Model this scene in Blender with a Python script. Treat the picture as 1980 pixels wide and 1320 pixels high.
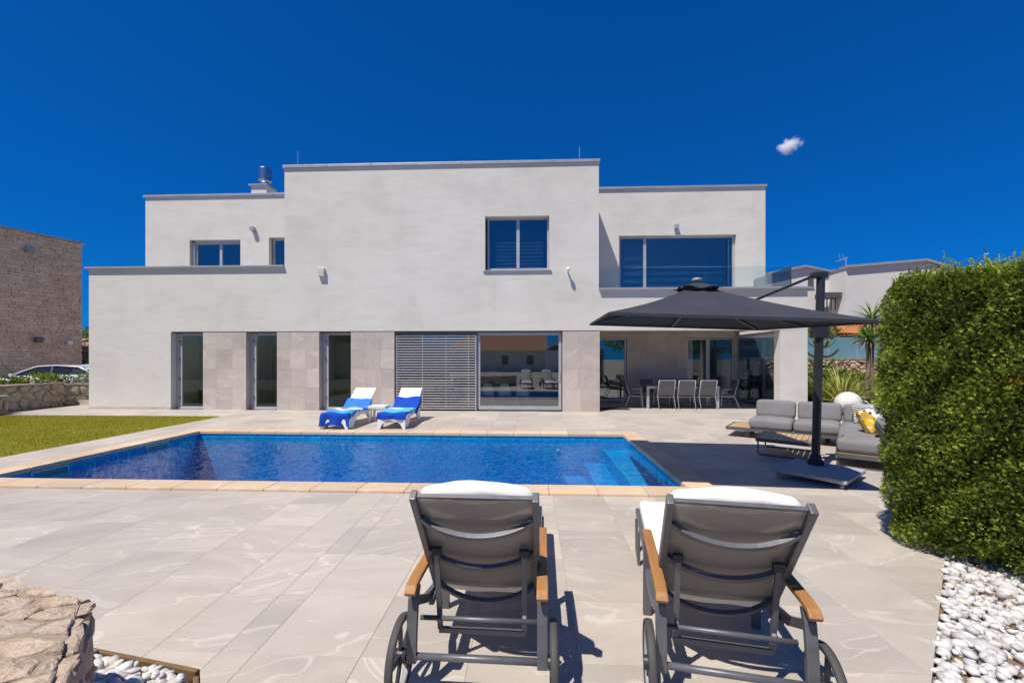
import bpy, bmesh, math, random
import numpy as np
from mathutils import Vector, Matrix
R = math.radians
random.seed(7); rng = np.random.default_rng(7)
scene = bpy.context.scene
for o in list(bpy.data.objects): bpy.data.objects.remove(o)
COL = scene.collection

# ------------------------------------------------------------ camera, sky, sun, exposure
FPX, EYE, YAW = 820.0, 1.635, R(2.5)
cam = bpy.data.objects.new('camera', bpy.data.cameras.new('camera')); COL.objects.link(cam)
cam.data.sensor_width = 36; cam.data.lens = FPX / 1980 * 36; cam.data.shift_y = 35 / 1980
cam.data.clip_start = .05; cam.data.clip_end = 6000
cam.location = (0, 0, EYE); cam.rotation_euler = (R(90), 0, YAW)
scene.camera = cam
LD = Vector((.36, .42, -1)).normalized()           # direction in which the sunlight travels
world = bpy.data.worlds.new('World'); scene.world = world; world.use_nodes = True
wn = world.node_tree; wn.nodes.clear()
sky = wn.nodes.new('ShaderNodeTexSky'); sky.sky_type = 'NISHITA'; sky.sun_disc = False
sky.sun_elevation = math.asin(-LD.z); sky.sun_rotation = math.atan2(-LD.x, -LD.y)
sky.altitude = 500; sky.air_density = 1.0; sky.dust_density = 0.1; sky.ozone_density = 3.0
tint = wn.nodes.new('ShaderNodeMix'); tint.data_type = 'RGBA'; tint.blend_type = 'MULTIPLY'
tint.inputs[0].default_value = 1; tint.inputs[7].default_value = (.012, .475, 1.33, 1)
bg = wn.nodes.new('ShaderNodeBackground'); bg.inputs[1].default_value = .1
wo = wn.nodes.new('ShaderNodeOutputWorld')
gm = wn.nodes.new('ShaderNodeGamma'); gm.inputs[1].default_value = .7
wn.links.new(sky.outputs[0], gm.inputs[0]); wn.links.new(gm.outputs[0], tint.inputs[6]); wn.links.new(tint.outputs[2], bg.inputs[0]); wn.links.new(bg.outputs[0], wo.inputs[0])
sun = bpy.data.objects.new('sun', bpy.data.lights.new('sun', 'SUN')); COL.objects.link(sun)
sun.data.energy = 4.8; sun.data.angle = R(.53); sun.data.color = (1, .94, .835)
sun.rotation_euler = LD.to_track_quat('-Z', 'Y').to_euler(); sun.location = (-20, -25, 60)
scene.view_settings.view_transform = 'Standard'; scene.view_settings.look = 'None'
scene.view_settings.exposure = .22
scene.cycles.volume_bounces = 6; scene.view_settings.gamma = 1

# ------------------------------------------------------------ pixel helpers (photo pixels -> metres)
cY, sY = math.cos(YAW), math.sin(YAW)
def ray(x, y):
    u = (x - 990) / FPX; return (u * cY - sY, u * sY + cY, -(y - 695) / FPX)
def on_ground(x, y, z=0.):
    d = ray(x, y); t = (z - EYE) / d[2]; return Vector((d[0] * t, d[1] * t, z))
def on_plane(x, y, Y):
    d = ray(x, y); t = Y / d[1]; return Vector((d[0] * t, Y, EYE + d[2] * t))
def cam2world(a, b): return (a * cY - b * sY, a * sY + b * cY)

# ------------------------------------------------------------ materials
def newmat(name):
    m = bpy.data.materials.new(name); m.use_nodes = True; nt = m.node_tree; nt.nodes.clear()
    out = nt.nodes.new('ShaderNodeOutputMaterial'); return m, nt, out
def N(nt, typ, ins=None, **kw):
    n = nt.nodes.new('ShaderNode' + typ)
    for k, v in kw.items(): setattr(n, k, v)
    for k, v in (ins or {}).items():
        if hasattr(v, 'links') or v.__class__.__name__.startswith('NodeSocket'): nt.links.new(v, n.inputs[k])
        else: n.inputs[k].default_value = v
    return n
def c4(c): return (c[0], c[1], c[2], 1)
def ramp(nt, fac, stops):
    r = nt.nodes.new('ShaderNodeValToRGB'); e = r.color_ramp.elements
    while len(e) < len(stops): e.new(.5)
    for el, (p, c) in zip(e, stops): el.position = p; el.color = c4(c)
    nt.links.new(fac, r.inputs[0]); return r.outputs[0]
def mixc(nt, fac, a, b, mode='MIX'):
    m = nt.nodes.new('ShaderNodeMix'); m.data_type = 'RGBA'; m.blend_type = mode
    for k, v in ((0, fac), (6, a), (7, b)):
        if v.__class__.__name__.startswith('NodeSocket'): nt.links.new(v, m.inputs[k])
        else: m.inputs[k].default_value = v if k == 0 else c4(v)
    return m.outputs[2]
def math_(nt, op, a, b=0., c=None):
    m = nt.nodes.new('ShaderNodeMath'); m.operation = op
    for k, v in enumerate((a, b, c)):
        if v is None: continue
        if v.__class__.__name__.startswith('NodeSocket'): nt.links.new(v, m.inputs[k])
        else: m.inputs[k].default_value = v
    return m.outputs[0]
def objco(nt, scale=(1, 1, 1), rot=(0, 0, 0), src='Object', loc=None):
    tc = nt.nodes.new('ShaderNodeTexCoord'); mp = nt.nodes.new('ShaderNodeMapping')
    nt.links.new(tc.outputs[src], mp.inputs[0]); mp.inputs[3].default_value = scale; mp.inputs[2].default_value = rot
    if loc is not None: nt.links.new(loc, mp.inputs[1])
    return mp.outputs[0]
def noise(nt, vec, scale, detail=4, rough=.55, dist=0.):
    n = N(nt, 'TexNoise', {'Scale': scale, 'Detail': detail, 'Roughness': rough, 'Distortion': dist}); nt.links.new(vec, n.inputs['Vector']); return n.outputs[0]
def bump(nt, h, strength, dist=.01):
    b = N(nt, 'Bump', {'Strength': strength, 'Distance': dist}); nt.links.new(h, b.inputs['Height']); return b.outputs[0]
def finish(nt, out, col, rough=.5, metal=0., normal=None, spec=.5, extra=None):
    p = nt.nodes.new('ShaderNodeBsdfPrincipled')
    for k, v in (('Base Color', col), ('Roughness', rough), ('Metallic', metal), ('Specular IOR Level', spec)):
        if v.__class__.__name__.startswith('NodeSocket'): nt.links.new(v, p.inputs[k])
        else: p.inputs[k].default_value = c4(v) if k == 'Base Color' else v
    if normal is not None: nt.links.new(normal, p.inputs['Normal'])
    for k, v in (extra or {}).items(): p.inputs[k].default_value = v
    nt.links.new(p.outputs[0], out.inputs[0]); return p
def plain(name, col, rough=.5, metal=0., var=.12, scale=6., bmp=0., bscale=60., spec=.5, src='Object', extra=None):
    m, nt, out = newmat(name); v = objco(nt, src=src)
    f = noise(nt, v, scale, 5, .6)
    a = [max(0, x * (1 - var)) for x in col]; b = [min(1, x * (1 + var)) for x in col]
    cc = ramp(nt, f, [(.3, a), (.7, b)])
    nrm = bump(nt, noise(nt, v, bscale, 3), bmp, .005) if bmp else None
    rr = math_(nt, 'MULTIPLY_ADD', f, .2, rough - .1)
    finish(nt, out, cc, rr, metal, nrm, spec, extra); return m
M = {}
def stucco():
    m, nt, out = newmat('stucco'); v = objco(nt)
    big = noise(nt, v, .55, 6, .62, .6); vv = objco(nt, (.6, .6, 2.2)); mid = noise(nt, vv, 1.6, 6, .7, .3); fine = noise(nt, v, 55, 3, .7)
    c1 = ramp(nt, big, [(.3, (.615, .582, .535)), (.5, (.67, .64, .59)), (.7, (.70, .668, .618))])
    c2 = ramp(nt, mid, [(.33, (.86, .845, .83)), (.55, (1, 1, 1))])
    st = noise(nt, objco(nt, (5., 5., .25)), 1.5, 4, .7); c3 = ramp(nt, st, [(.30, (.93, .92, .905)), (.45, (1, 1, 1))])
    col = mixc(nt, .45, c1, c2, 'MULTIPLY'); col = mixc(nt, .3, col, c3, 'MULTIPLY')
    h = math_(nt, 'MULTIPLY_ADD', fine, .4, mid)
    finish(nt, out, col, .85, 0, bump(nt, h, .35, .02), .2); return m
M['stucco'] = stucco()
def stone_tile(name, cols, attr=False, scale=1., grit=.5):
    """porcelain slab with sandy grain and drifting pale veins; every slab gets its own offset"""
    m, nt, out = newmat(name)
    if attr:
        a = N(nt, 'Attribute', attribute_name='rnd'); rnd = a.outputs['Fac']
    else:
        rnd = N(nt, 'ObjectInfo').outputs['Random']
    off = math_(nt, 'MULTIPLY', rnd, 91.7); off2 = math_(nt, 'MULTIPLY', rnd, 37.3)
    cx = nt.nodes.new('ShaderNodeCombineXYZ'); nt.links.new(off, cx.inputs[0]); nt.links.new(off2, cx.inputs[1]); nt.links.new(off, cx.inputs[2])
    rz = nt.nodes.new('ShaderNodeCombineXYZ'); tw = math_(nt, 'MULTIPLY', math_(nt, 'FRACT', math_(nt, 'MULTIPLY', rnd, 17.)), .8)
    nt.links.new(math_(nt, 'SUBTRACT', tw, .55), rz.inputs[2])
    tc = nt.nodes.new('ShaderNodeTexCoord'); mp = nt.nodes.new('ShaderNodeMapping')
    nt.links.new(tc.outputs['Object'], mp.inputs[0]); nt.links.new(cx.outputs[0], mp.inputs[1]); nt.links.new(rz.outputs[0], mp.inputs[2])
    v = mp.outputs[0]
    warp = N(nt, 'TexNoise', {'Scale': 1.3 * scale, 'Detail': 3}); nt.links.new(v, warp.inputs['Vector'])
    wv = N(nt, 'VectorMath', operation='MULTIPLY_ADD'); nt.links.new(warp.outputs[1], wv.inputs[0]); wv.inputs[1].default_value = (.5, .5, .5); nt.links.new(v, wv.inputs[2])
    st = N(nt, 'Mapping'); st.inputs[3].default_value = (.55, 2.1, 1.2); nt.links.new(wv.outputs[0], st.inputs[0])
    bands = noise(nt, st.outputs[0], 1.5 * scale, 2, .4)
    col = ramp(nt, bands, [(.30, cols[0]), (.42, cols[1]), (.5, cols[2]), (.56, cols[1]), (.70, cols[0])])
    vein = math_(nt, 'ABSOLUTE', math_(nt, 'SUBTRACT', noise(nt, st.outputs[0], 1.1 * scale, 3, .45), .5))
    vm = ramp(nt, vein, [(.0, (.8, .8, .8)), (.004, (.5, .5, .5)), (.011, (0, 0, 0))])
    col = mixc(nt, vm, col, cols[3])
    gr = noise(nt, v, 190, 2, .7); col = mixc(nt, grit, col, ramp(nt, gr, [(.33, (.72, .71, .69)), (.62, (1.06, 1.05, 1.04))]), 'MULTIPLY')
    tone = math_(nt, 'FRACT', math_(nt, 'MULTIPLY', rnd, 53.)); col = mixc(nt, .7, col, ramp(nt, tone, [(0, (.84, .83, .82)), (.5, (.97, .95, .93)), (1, (1.12, 1.10, 1.07))]), 'MULTIPLY')
    stain = noise(nt, N(nt, 'NewGeometry').outputs['Position'], .8, 5, .65); col = mixc(nt, .55, col, ramp(nt, stain, [(.35, (.86, .83, .79)), (.55, (1, 1, 1))]), 'MULTIPLY')
    finish(nt, out, col, ramp(nt, bands, [(.3, (.62,) * 3), (.6, (.5,) * 3)]), 0, bump(nt, gr, .12, .002), .35); return m
PAVE = [(.445, .405, .365), (.475, .432, .39), (.505, .455, .405), (.61, .565, .515)]
M['tile'] = stone_tile('paving_stone', PAVE); M['tile_far'] = stone_tile('paving_stone_far', PAVE, True)
CLAD = [(.51, .45, .405), (.55, .49, .445), (.58, .505, .455), (.68, .62, .575)]
M['clad'] = stone_tile('cladding_stone', CLAD, False, 1.1, .2)
COPE = [(.58, .44, .30), (.62, .49, .36), (.66, .47, .30), (.72, .62, .50)]
M['coping'] = stone_tile('travertine', COPE, False, .8, .35)
M['grout'] = plain('grout', (.40, .36, .31), .9)
M['coping_edge'] = plain('coping_edge', (.5, .38, .25), .8)
M['cap'] = plain('parapet_metal', (.42, .42, .43), .42, .4, .08, 3)
M['alu'] = plain('window_aluminium', (.50, .50, .52), .42, .35, .06, 3)
M['alu_dark'] = plain('frame_dark', (.12, .12, .125), .45, .3, .1, 3)
M['steel'] = plain('stainless', (.45, .47, .5), .3, 1., .05, 3)
M['blind'] = plain('blind_slat', (.62, .61, .6), .4, .3, .05, 3)
M['charcoal'] = plain('charcoal_powdercoat', (.13, .134, .15), .42, .3, .12, 14, .08, 300)
M['anthracite'] = plain('anthracite_metal', (.035, .038, .046), .42, .3, .12, 8)
M['rubber'] = plain('rubber', (.06, .058, .055), .7)
M['plastic_grey'] = plain('plastic_grey', (.3, .31, .33), .4)
M['white_plastic'] = plain('white_resin', (.82, .82, .81), .38, 0, .03, 4, .05, 80)
M['cream'] = plain('cream_cloth', (.80, .765, .70), .9, 0, .05, 5, .25, 260, .15)
M['sofa'] = plain('grey_outdoor_cloth', (.215, .208, .215), .95, 0, .1, 3, .3, 420, .1)
M['canopy'] = plain('canopy_cloth', (.045, .048, .062), .85, 0, .12, 2.2, .3, 500, .2)
M['soil'] = plain('soil', (.19, .12, .07), .95, 0, .35, 5, .6, 30)
M['asphalt'] = plain('dry_ground', (.30, .26, .21), .95, 0, .2, .7, .4, 6)
M['intwall'] = plain('interior_plaster', (.78, .76, .68), .9, 0, .05, 1)
M['intgreen'] = plain('interior_door_cream', (.50, .52, .40), .7, 0, .05, 1)
M['intfloor'] = plain('interior_floor', (.50, .46, .40), .4, 0, .1, 1.5)
M['intdark'] = plain('interior_dark', (.05, .048, .047), .6, 0, .1, 2)
M['mat'] = plain('doormat', (.03, .03, .032), .95, 0, .3, 60)
M['terracotta'] = plain('terracotta', (.50, .17, .06), .85, 0, .3, 9)
M['terracotta_old'] = plain('terracotta_old', (.36, .16, .08), .85, 0, .3, 3)
M['slate_blue'] = plain('blue_render', (.17, .2, .27), .85, 0, .1, 2)
M['car_white'] = plain('car_paint', (.72, .73, .75), .18, 0, .02, 2, 0, 60, .5, 'Object', {'Coat Weight': .6})
M['car_glass'] = plain('car_glass', (.02, .024, .028), .06, 0, .1, 2)
M['concrete'] = plain('terrazzo_slab', (.36, .36, .37), .8, 0, .45, 90, .2, 120)
M['globe'] = plain('globe_lamp', (.66, .65, .62), .45, 0, .06, 5)
M['timber'] = plain('timber_edging', (.17, .10, .045), .8, 0, .35, 9, .5, 40)
M['pebble'] = None
def wood(name, c1, c2, ax=(1, 14, 14)):
    m, nt, out = newmat(name); v = objco(nt, ax); w = noise(nt, v, 3.2, 6, .6, .8); ri = N(nt, 'ObjectInfo').outputs['Random']
    col = ramp(nt, w, [(.3, c1), (.7, c2)]); col = mixc(nt, .5, col, ramp(nt, ri, [(0, (.85, .83, .8)), (1, (1.1, 1.08, 1.05))]), 'MULTIPLY')
    finish(nt, out, col, .55, 0, bump(nt, w, .2, .004), .35); return m
M['teak'] = wood('teak', (.30, .135, .04), (.44, .22, .08), (14, 1, 14))
M['teak_pale'] = wood('weathered_teak', (.40, .27, .14), (.55, .39, .22))
def glass(name, refl, tcol, rough=0.):
    m, nt, out = newmat(name)
    fr = N(nt, 'LayerWeight', {'Blend': .2}); f = math_(nt, 'MULTIPLY_ADD', fr.outputs['Fresnel'], .8, refl); f = math_(nt, 'MINIMUM', f, .95)
    g = N(nt, 'BsdfGlossy', {'Color': (.93, .96, 1, 1), 'Roughness': rough}); t = N(nt, 'BsdfTransparent', {'Color': c4(tcol)})
    mx = nt.nodes.new('ShaderNodeMixShader'); nt.links.new(f, mx.inputs[0]); nt.links.new(t.outputs[0], mx.inputs[1]); nt.links.new(g.outputs[0], mx.inputs[2])
    nt.links.new(mx.outputs[0], out.inputs[0]); return m
M['glass'] = glass('window_glass', .015, (.88, .92, .88)); M['glass_mirror'] = glass('coated_glass', .15, (.74, .80, .82))
M['glass_rail'] = glass('railing_glass', .015, (.90, .95, .94)); M['glass_clear'] = glass('clear_glass', .05, (.86, .92, .92))
M['fence_glass'] = plain('frosted_teal_glass', (.16, .30, .36), .35, 0, .12, .8)
def foliage(name, dark, mid, light, brown=None, trans=.3, big=1.2):
    m, nt, out = newmat(name)
    a = N(nt, 'Attribute', attribute_name='rnd').outputs['Fac']; pos = N(nt, 'NewGeometry').outputs['Position']
    n1 = noise(nt, pos, big, 4, .6); f = math_(nt, 'MULTIPLY_ADD', math_(nt, 'SUBTRACT', n1, .5), 1.3, math_(nt, 'MULTIPLY_ADD', a, .7, .15))
    col = ramp(nt, f, [(.1, dark), (.5, mid), (.95, light)])
    if brown is not None:
        b = noise(nt, pos, 2.3, 5, .7); bm = ramp(nt, b, [(.66, (0, 0, 0)), (.74, (1, 1, 1))]); col = mixc(nt, math_(nt, 'MULTIPLY', bm, .75), col, brown)
    d = N(nt, 'BsdfPrincipled', {'Roughness': .55, 'Specular IOR Level': .25}); nt.links.new(col, d.inputs['Base Color'])
    t = nt.nodes.new('ShaderNodeBsdfTranslucent'); nt.links.new(col, t.inputs[0])
    mx = N(nt, 'MixShader', {0: trans}); nt.links.new(d.outputs[0], mx.inputs[1]); nt.links.new(t.outputs[0], mx.inputs[2]); nt.links.new(mx.outputs[0], out.inputs[0]); return m
M['hedge'] = foliage('cypress', (.030, .06, .008), (.135, .20, .022), (.46, .52, .075), (.50, .22, .03), .26, 3.5)
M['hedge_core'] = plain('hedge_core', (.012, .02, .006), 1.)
M['grass'] = foliage('turf', (.21, .20, .008), (.33, .31, .012), (.44, .41, .04), None, .35, .7)
M['turf_base'] = plain('turf_base', (.22, .21, .012), .9, 0, .25, 40)
M['blade'] = foliage('flax_blade', (.14, .19, .03), (.38, .40, .08), (.66, .60, .2), None, .4, 3.)
M['yucca'] = foliage('yucca_leaf', (.05, .11, .02), (.15, .26, .05), (.35, .45, .12), None, .3, 3.)
M['pine'] = foliage('araucaria', (.04, .08, .012), (.10, .16, .02), (.2, .26, .05), None, .15, 3.)
M['shrub'] = foliage('shrub', (.06, .12, .015), (.17, .26, .03), (.36, .42, .07), (.40, .28, .05), .35, 2.)
M['flower'] = plain('white_petal', (.8, .8, .82), .7)
M['trunk'] = plain('trunk', (.20, .15, .105), .95, 0, .35, 12, .8, 30)
def rock(name, c1, c2, c3, sc=5., b=.8):
    m, nt, out = newmat(name); ri = N(nt, 'ObjectInfo').outputs['Random']; v = objco(nt)
    ri = N(nt, 'Attribute', attribute_name='rnd').outputs['Fac'] if name == 'masonry_stone' else ri
    n1 = noise(nt, v, sc, 7, .65, .6); n2 = noise(nt, objco(nt, (1, 2.2, 1), (0, 0, .5)), sc * 5, 5, .7)
    col = ramp(nt, n1, [(.3, c1), (.52, c2), (.72, c3)]); col = mixc(nt, .55, col, ramp(nt, n2, [(.32, (.62, .58, .54)), (.55, (1.04, 1.03, 1.02))]), 'MULTIPLY')
    col = mixc(nt, .8, col, ramp(nt, ri, [(0, (.85, .83, .82)), (.5, (1, .98, .95)), (1, (1.12, 1.04, .94))]), 'MULTIPLY')
    h = math_(nt, 'MULTIPLY_ADD', n2, .5, n1)
    finish(nt, out, col, .9, 0, bump(nt, h, b, .03), .2); return m
M['rock'] = rock('limestone', (.42, .33, .25), (.56, .45, .36), (.66, .57, .48), 7.)
M['rock2'] = rock('fieldstone', (.26, .23, .17), (.40, .35, .28), (.50, .44, .36), 3.)
M['masonry'] = rock('masonry_stone', (.60, .43, .29), (.78, .59, .42), (.86, .69, .53), 1.6, .9)
M['mortar'] = plain('mortar', (.29, .225, .165), .95, 0, .15, 12, .5, 60)
def pebble_mat():
    m, nt, out = newmat('white_pebble'); a = N(nt, 'Attribute', attribute_name='rnd').outputs['Fac']
    n1 = noise(nt, objco(nt), 25, 4, .6)
    col = ramp(nt, a, [(0, (.40, .38, .36)), (.25, (.54, .53, .52)), (.8, (.64, .635, .63)), (1, (.66, .59, .51))]); col = mixc(nt, .5, col, ramp(nt, n1, [(.3, (.82, .8, .78)), (.6, (1, 1, 1))]), 'MULTIPLY')
    finish(nt, out, col, .6, 0, None, .3); return m
M['pebble'] = pebble_mat()
def mosaic():
    m, nt, out = newmat('blue_mosaic'); pos = N(nt, 'NewGeometry').outputs['Position']
    sc = N(nt, 'VectorMath', operation='SCALE'); nt.links.new(pos, sc.inputs[0]); sc.inputs['Scale'].default_value = 1 / .04
    fl = N(nt, 'VectorMath', operation='FLOOR'); nt.links.new(sc.outputs[0], fl.inputs[0])
    wn_ = N(nt, 'TexWhiteNoise', noise_dimensions='3D'); nt.links.new(fl.outputs[0], wn_.inputs['Vector'])
    col = ramp(nt, wn_.outputs['Value'], [(0, (.002, .18, .42)), (.3, (.003, .215, .48)), (.75, (.005, .255, .53)), (1, (.01, .33, .60))])
    fr = N(nt, 'VectorMath', operation='FRACTION'); nt.links.new(sc.outputs[0], fr.inputs[0]); sp = N(nt, 'SeparateXYZ'); nt.links.new(fr.outputs[0], sp.inputs[0])
    big = noise(nt, pos, 1.1, 3, .5); col = mixc(nt, .6, col, ramp(nt, big, [(.35, (.75, .82, .88)), (.65, (1.12, 1.12, 1.06))]), 'MULTIPLY')
    finish(nt, out, col, .25, 0, None, .5); return m
M['mosaic'] = mosaic()
def water():
    m, nt, out = newmat('pool_water'); v = objco(nt, (1, 1, 1))
    w1 = noise(nt, objco(nt, (1.0, 1.6, 1), (0, 0, .3)), 2.4, 2, .5, .5); w2 = noise(nt, objco(nt, (1, 1.5, 1), (0, 0, -.4)), 6.5, 2, .5, .5); w3 = noise(nt, v, .6, 2, .5)
    h = math_(nt, 'MULTIPLY_ADD', w2, .35, w1); h = math_(nt, 'MULTIPLY', h, math_(nt, 'MULTIPLY_ADD', w3, 1.2, .35))
    nb = bump(nt, h, .45, .09)
    fr = N(nt, 'Fresnel', {'IOR': 1.33}); nt.links.new(nb, fr.inputs['Normal'])
    g = N(nt, 'BsdfGlossy', {'Color': (1, 1, 1, 1), 'Roughness': .02}); nt.links.new(nb, g.inputs['Normal'])
    t = N(nt, 'BsdfTransparent', {'Color': (.93, .98, 1, 1)})
    mx = nt.nodes.new('ShaderNodeMixShader'); nt.links.new(math_(nt, 'MULTIPLY', fr.outputs[0], .62), mx.inputs[0]); nt.links.new(t.outputs[0], mx.inputs[1]); nt.links.new(g.outputs[0], mx.inputs[2]); nt.links.new(mx.outputs[0], out.inputs[0]); ab = N(nt, 'VolumeAbsorption', {'Color': (.25, .90, .975, 1), 'Density': 1.}); nt.links.new(ab.outputs[0], out.inputs['Volume']); return m
M['water'] = water()
def sling():
    m, nt, out = newmat('sling_mesh'); v = objco(nt)
    d = N(nt, 'BsdfPrincipled', {'Base Color': (.36, .335, .31, 1), 'Roughness': .7}); t = N(nt, 'BsdfTransparent', {'Color': (1, .97, .92, 1)})
    tr = N(nt, 'BsdfTranslucent', {'Color': (.45, .41, .36, 1)}); ms = N(nt, 'MixShader', {0: .35}); nt.links.new(d.outputs[0], ms.inputs[1]); nt.links.new(tr.outputs[0], ms.inputs[2])
    mx = N(nt, 'MixShader', {0: .22}); nt.links.new(ms.outputs[0], mx.inputs[1]); nt.links.new(t.outputs[0], mx.inputs[2]); nt.links.new(mx.outputs[0], out.inputs[0]); return m
M['sling'] = sling()
M['chair_sling'] = plain('chair_textilene', (.13, .125, .125), .8, 0, .1, 5)
def towel_mat(name, cols):
    m, nt, out = newmat(name); v = objco(nt); sp = N(nt, 'SeparateXYZ')
    at = N(nt, 'Attribute', attribute_name='along').outputs['Fac']; wob = noise(nt, v, 2., 2); f = math_(nt, 'MULTIPLY_ADD', math_(nt, 'SUBTRACT', wob, .5), .08, at)
    r = nt.nodes.new('ShaderNodeValToRGB'); r.color_ramp.interpolation = 'LINEAR'; e = r.color_ramp.elements
    while len(e) < len(cols): e.new(.5)
    for el, (p, c) in zip(e, cols): el.position = p; el.color = c4(c)
    nt.links.new(f, r.inputs[0]); fz = noise(nt, v, 160, 2)
    finish(nt, out, r.outputs[0], .95, 0, bump(nt, fz, .4, .004), .1); return m
DB, MB_, CY, WH, PU = (.015, .07, .42), (.04, .20, .66), (.07, .45, .66), (.72, .74, .82), (.16, .28, .66)
M['towel1'] = towel_mat('towel_blue', [(0, DB), (.2, DB), (.22, CY), (.40, MB_), (.5, WH), (.54, PU), (.6, WH), (.66, WH), (.69, MB_), (.8, PU), (.86, MB_)])
M['towel2'] = towel_mat('towel_turquoise', [(0, DB), (.15, DB), (.18, CY), (.38, CY), (.43, PU), (.50, WH), (.54, WH), (.57, CY), (.66, CY), (.72, DB), (1, DB)])
def pattern_mat(name, kind):
    m, nt, out = newmat(name); v = objco(nt)
    if kind == 'stripe':
        w = N(nt, 'TexWave', {'Scale': 9., 'Distortion': 0., 'Detail': 0.}, wave_type='BANDS', bands_direction='Y'); nt.links.new(v, w.inputs[0]); col = ramp(nt, w.outputs[1], [(.42, (.72, .71, .69)), (.55, (.04, .04, .05))])
        w2 = noise(nt, objco(nt, (.01, 6, .01)), 1., 1); col = mixc(nt, .5, col, ramp(nt, w2, [(.4, (.35, .35, .36)), (.6, (1, 1, 1))]), 'MULTIPLY')
    elif kind == 'flower':
        vo = N(nt, 'TexVoronoi', {'Scale': 11.}); nt.links.new(v, vo.inputs['Vector']); dd = ramp(nt, vo.outputs['Distance'], [(.30, (1, 1, 1)), (.38, (0, 0, 0))])
        pc = mixc(nt, .5, (.75, .74, .68), vo.outputs['Color']); sep = ramp(nt, noise(nt, v, 5., 2), [(.42, (.62, .38, .02)), (.58, (.42, .27, .03))]); pick = ramp(nt, N(nt, 'SeparateColor', {0: vo.outputs['Color']}).outputs[0], [(.3, (.75, .72, .66)), (.5, (.80, .56, .06)), (.75, (.48, .47, .48))]); col = mixc(nt, dd, sep, pick)
    else:
        vo = N(nt, 'TexVoronoi', {'Scale': 9., 'Randomness': .6}); nt.links.new(v, vo.inputs['Vector']); dd = ramp(nt, vo.outputs['Distance'], [(.27, (.035, .035, .04)), (.31, (.74, .73, .70))]); col = dd
    finish(nt, out, col, .95, 0, bump(nt, noise(nt, v, 300, 2), .2, .003), .1); return m
M['stripe'] = pattern_mat('striped_cloth', 'stripe'); M['flowerpat'] = pattern_mat('yellow_print', 'flower'); M['dots'] = pattern_mat('spotted_cloth', 'dots')

# ------------------------------------------------------------ geometry helpers
def new_obj(name, me, mat=None, parent=None, kind=None):
    o = bpy.data.objects.new(name, me); COL.objects.link(o)
    if mat is not None and me is not None and not me.materials: me.materials.append(M[mat] if isinstance(mat, str) else mat)
    if parent is not None:
        o.parent = parent
        if parent.parent is None and parent.type == 'EMPTY' and parent.get('_w'):      # parts given in world metres
            o.matrix_parent_inverse = Matrix.Translation(-Vector(parent.location))
    if kind: o['kind'] = kind
    return o
def tag(o, label, cat, group=None):
    o['label'] = label; o['category'] = cat
    if group: o['group'] = group
    return o
def thing(name, label, cat, loc=(0, 0, 0), rz=0., group=None, world=False):
    o = bpy.data.objects.new(name, None); COL.objects.link(o); o.empty_display_size = .2
    o.location = loc; o.rotation_euler = (0, 0, rz); tag(o, label, cat, group)
    if world: o['_w'] = 1
    return o
def copy_tree(o, parent=None):
    c = o.copy(); COL.objects.link(c)
    if parent is not None: c.parent = parent
    for ch in list(o.children): copy_tree(ch, c)
    return c
def npmesh(name, V, F, rnd=None, smooth=False, attr='rnd'):
    V = np.asarray(V, dtype=np.float32); F = np.asarray(F, dtype=np.int32); k = F.shape[1]
    me = bpy.data.meshes.new(name); me.vertices.add(len(V)); me.vertices.foreach_set('co', V.ravel())
    me.loops.add(F.size); me.loops.foreach_set('vertex_index', F.ravel())
    me.polygons.add(len(F)); me.polygons.foreach_set('loop_start', np.arange(0, F.size, k, dtype=np.int32)); me.polygons.foreach_set('loop_total', np.full(len(F), k, dtype=np.int32))
    if smooth: me.polygons.foreach_set('use_smooth', np.ones(len(F), dtype=bool))
    if rnd is not None:
        a = me.attributes.new(attr, 'FLOAT', 'POINT'); a.data.foreach_set('value', np.asarray(rnd, dtype=np.float32))
    me.update(); me.validate(); return me
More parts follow.
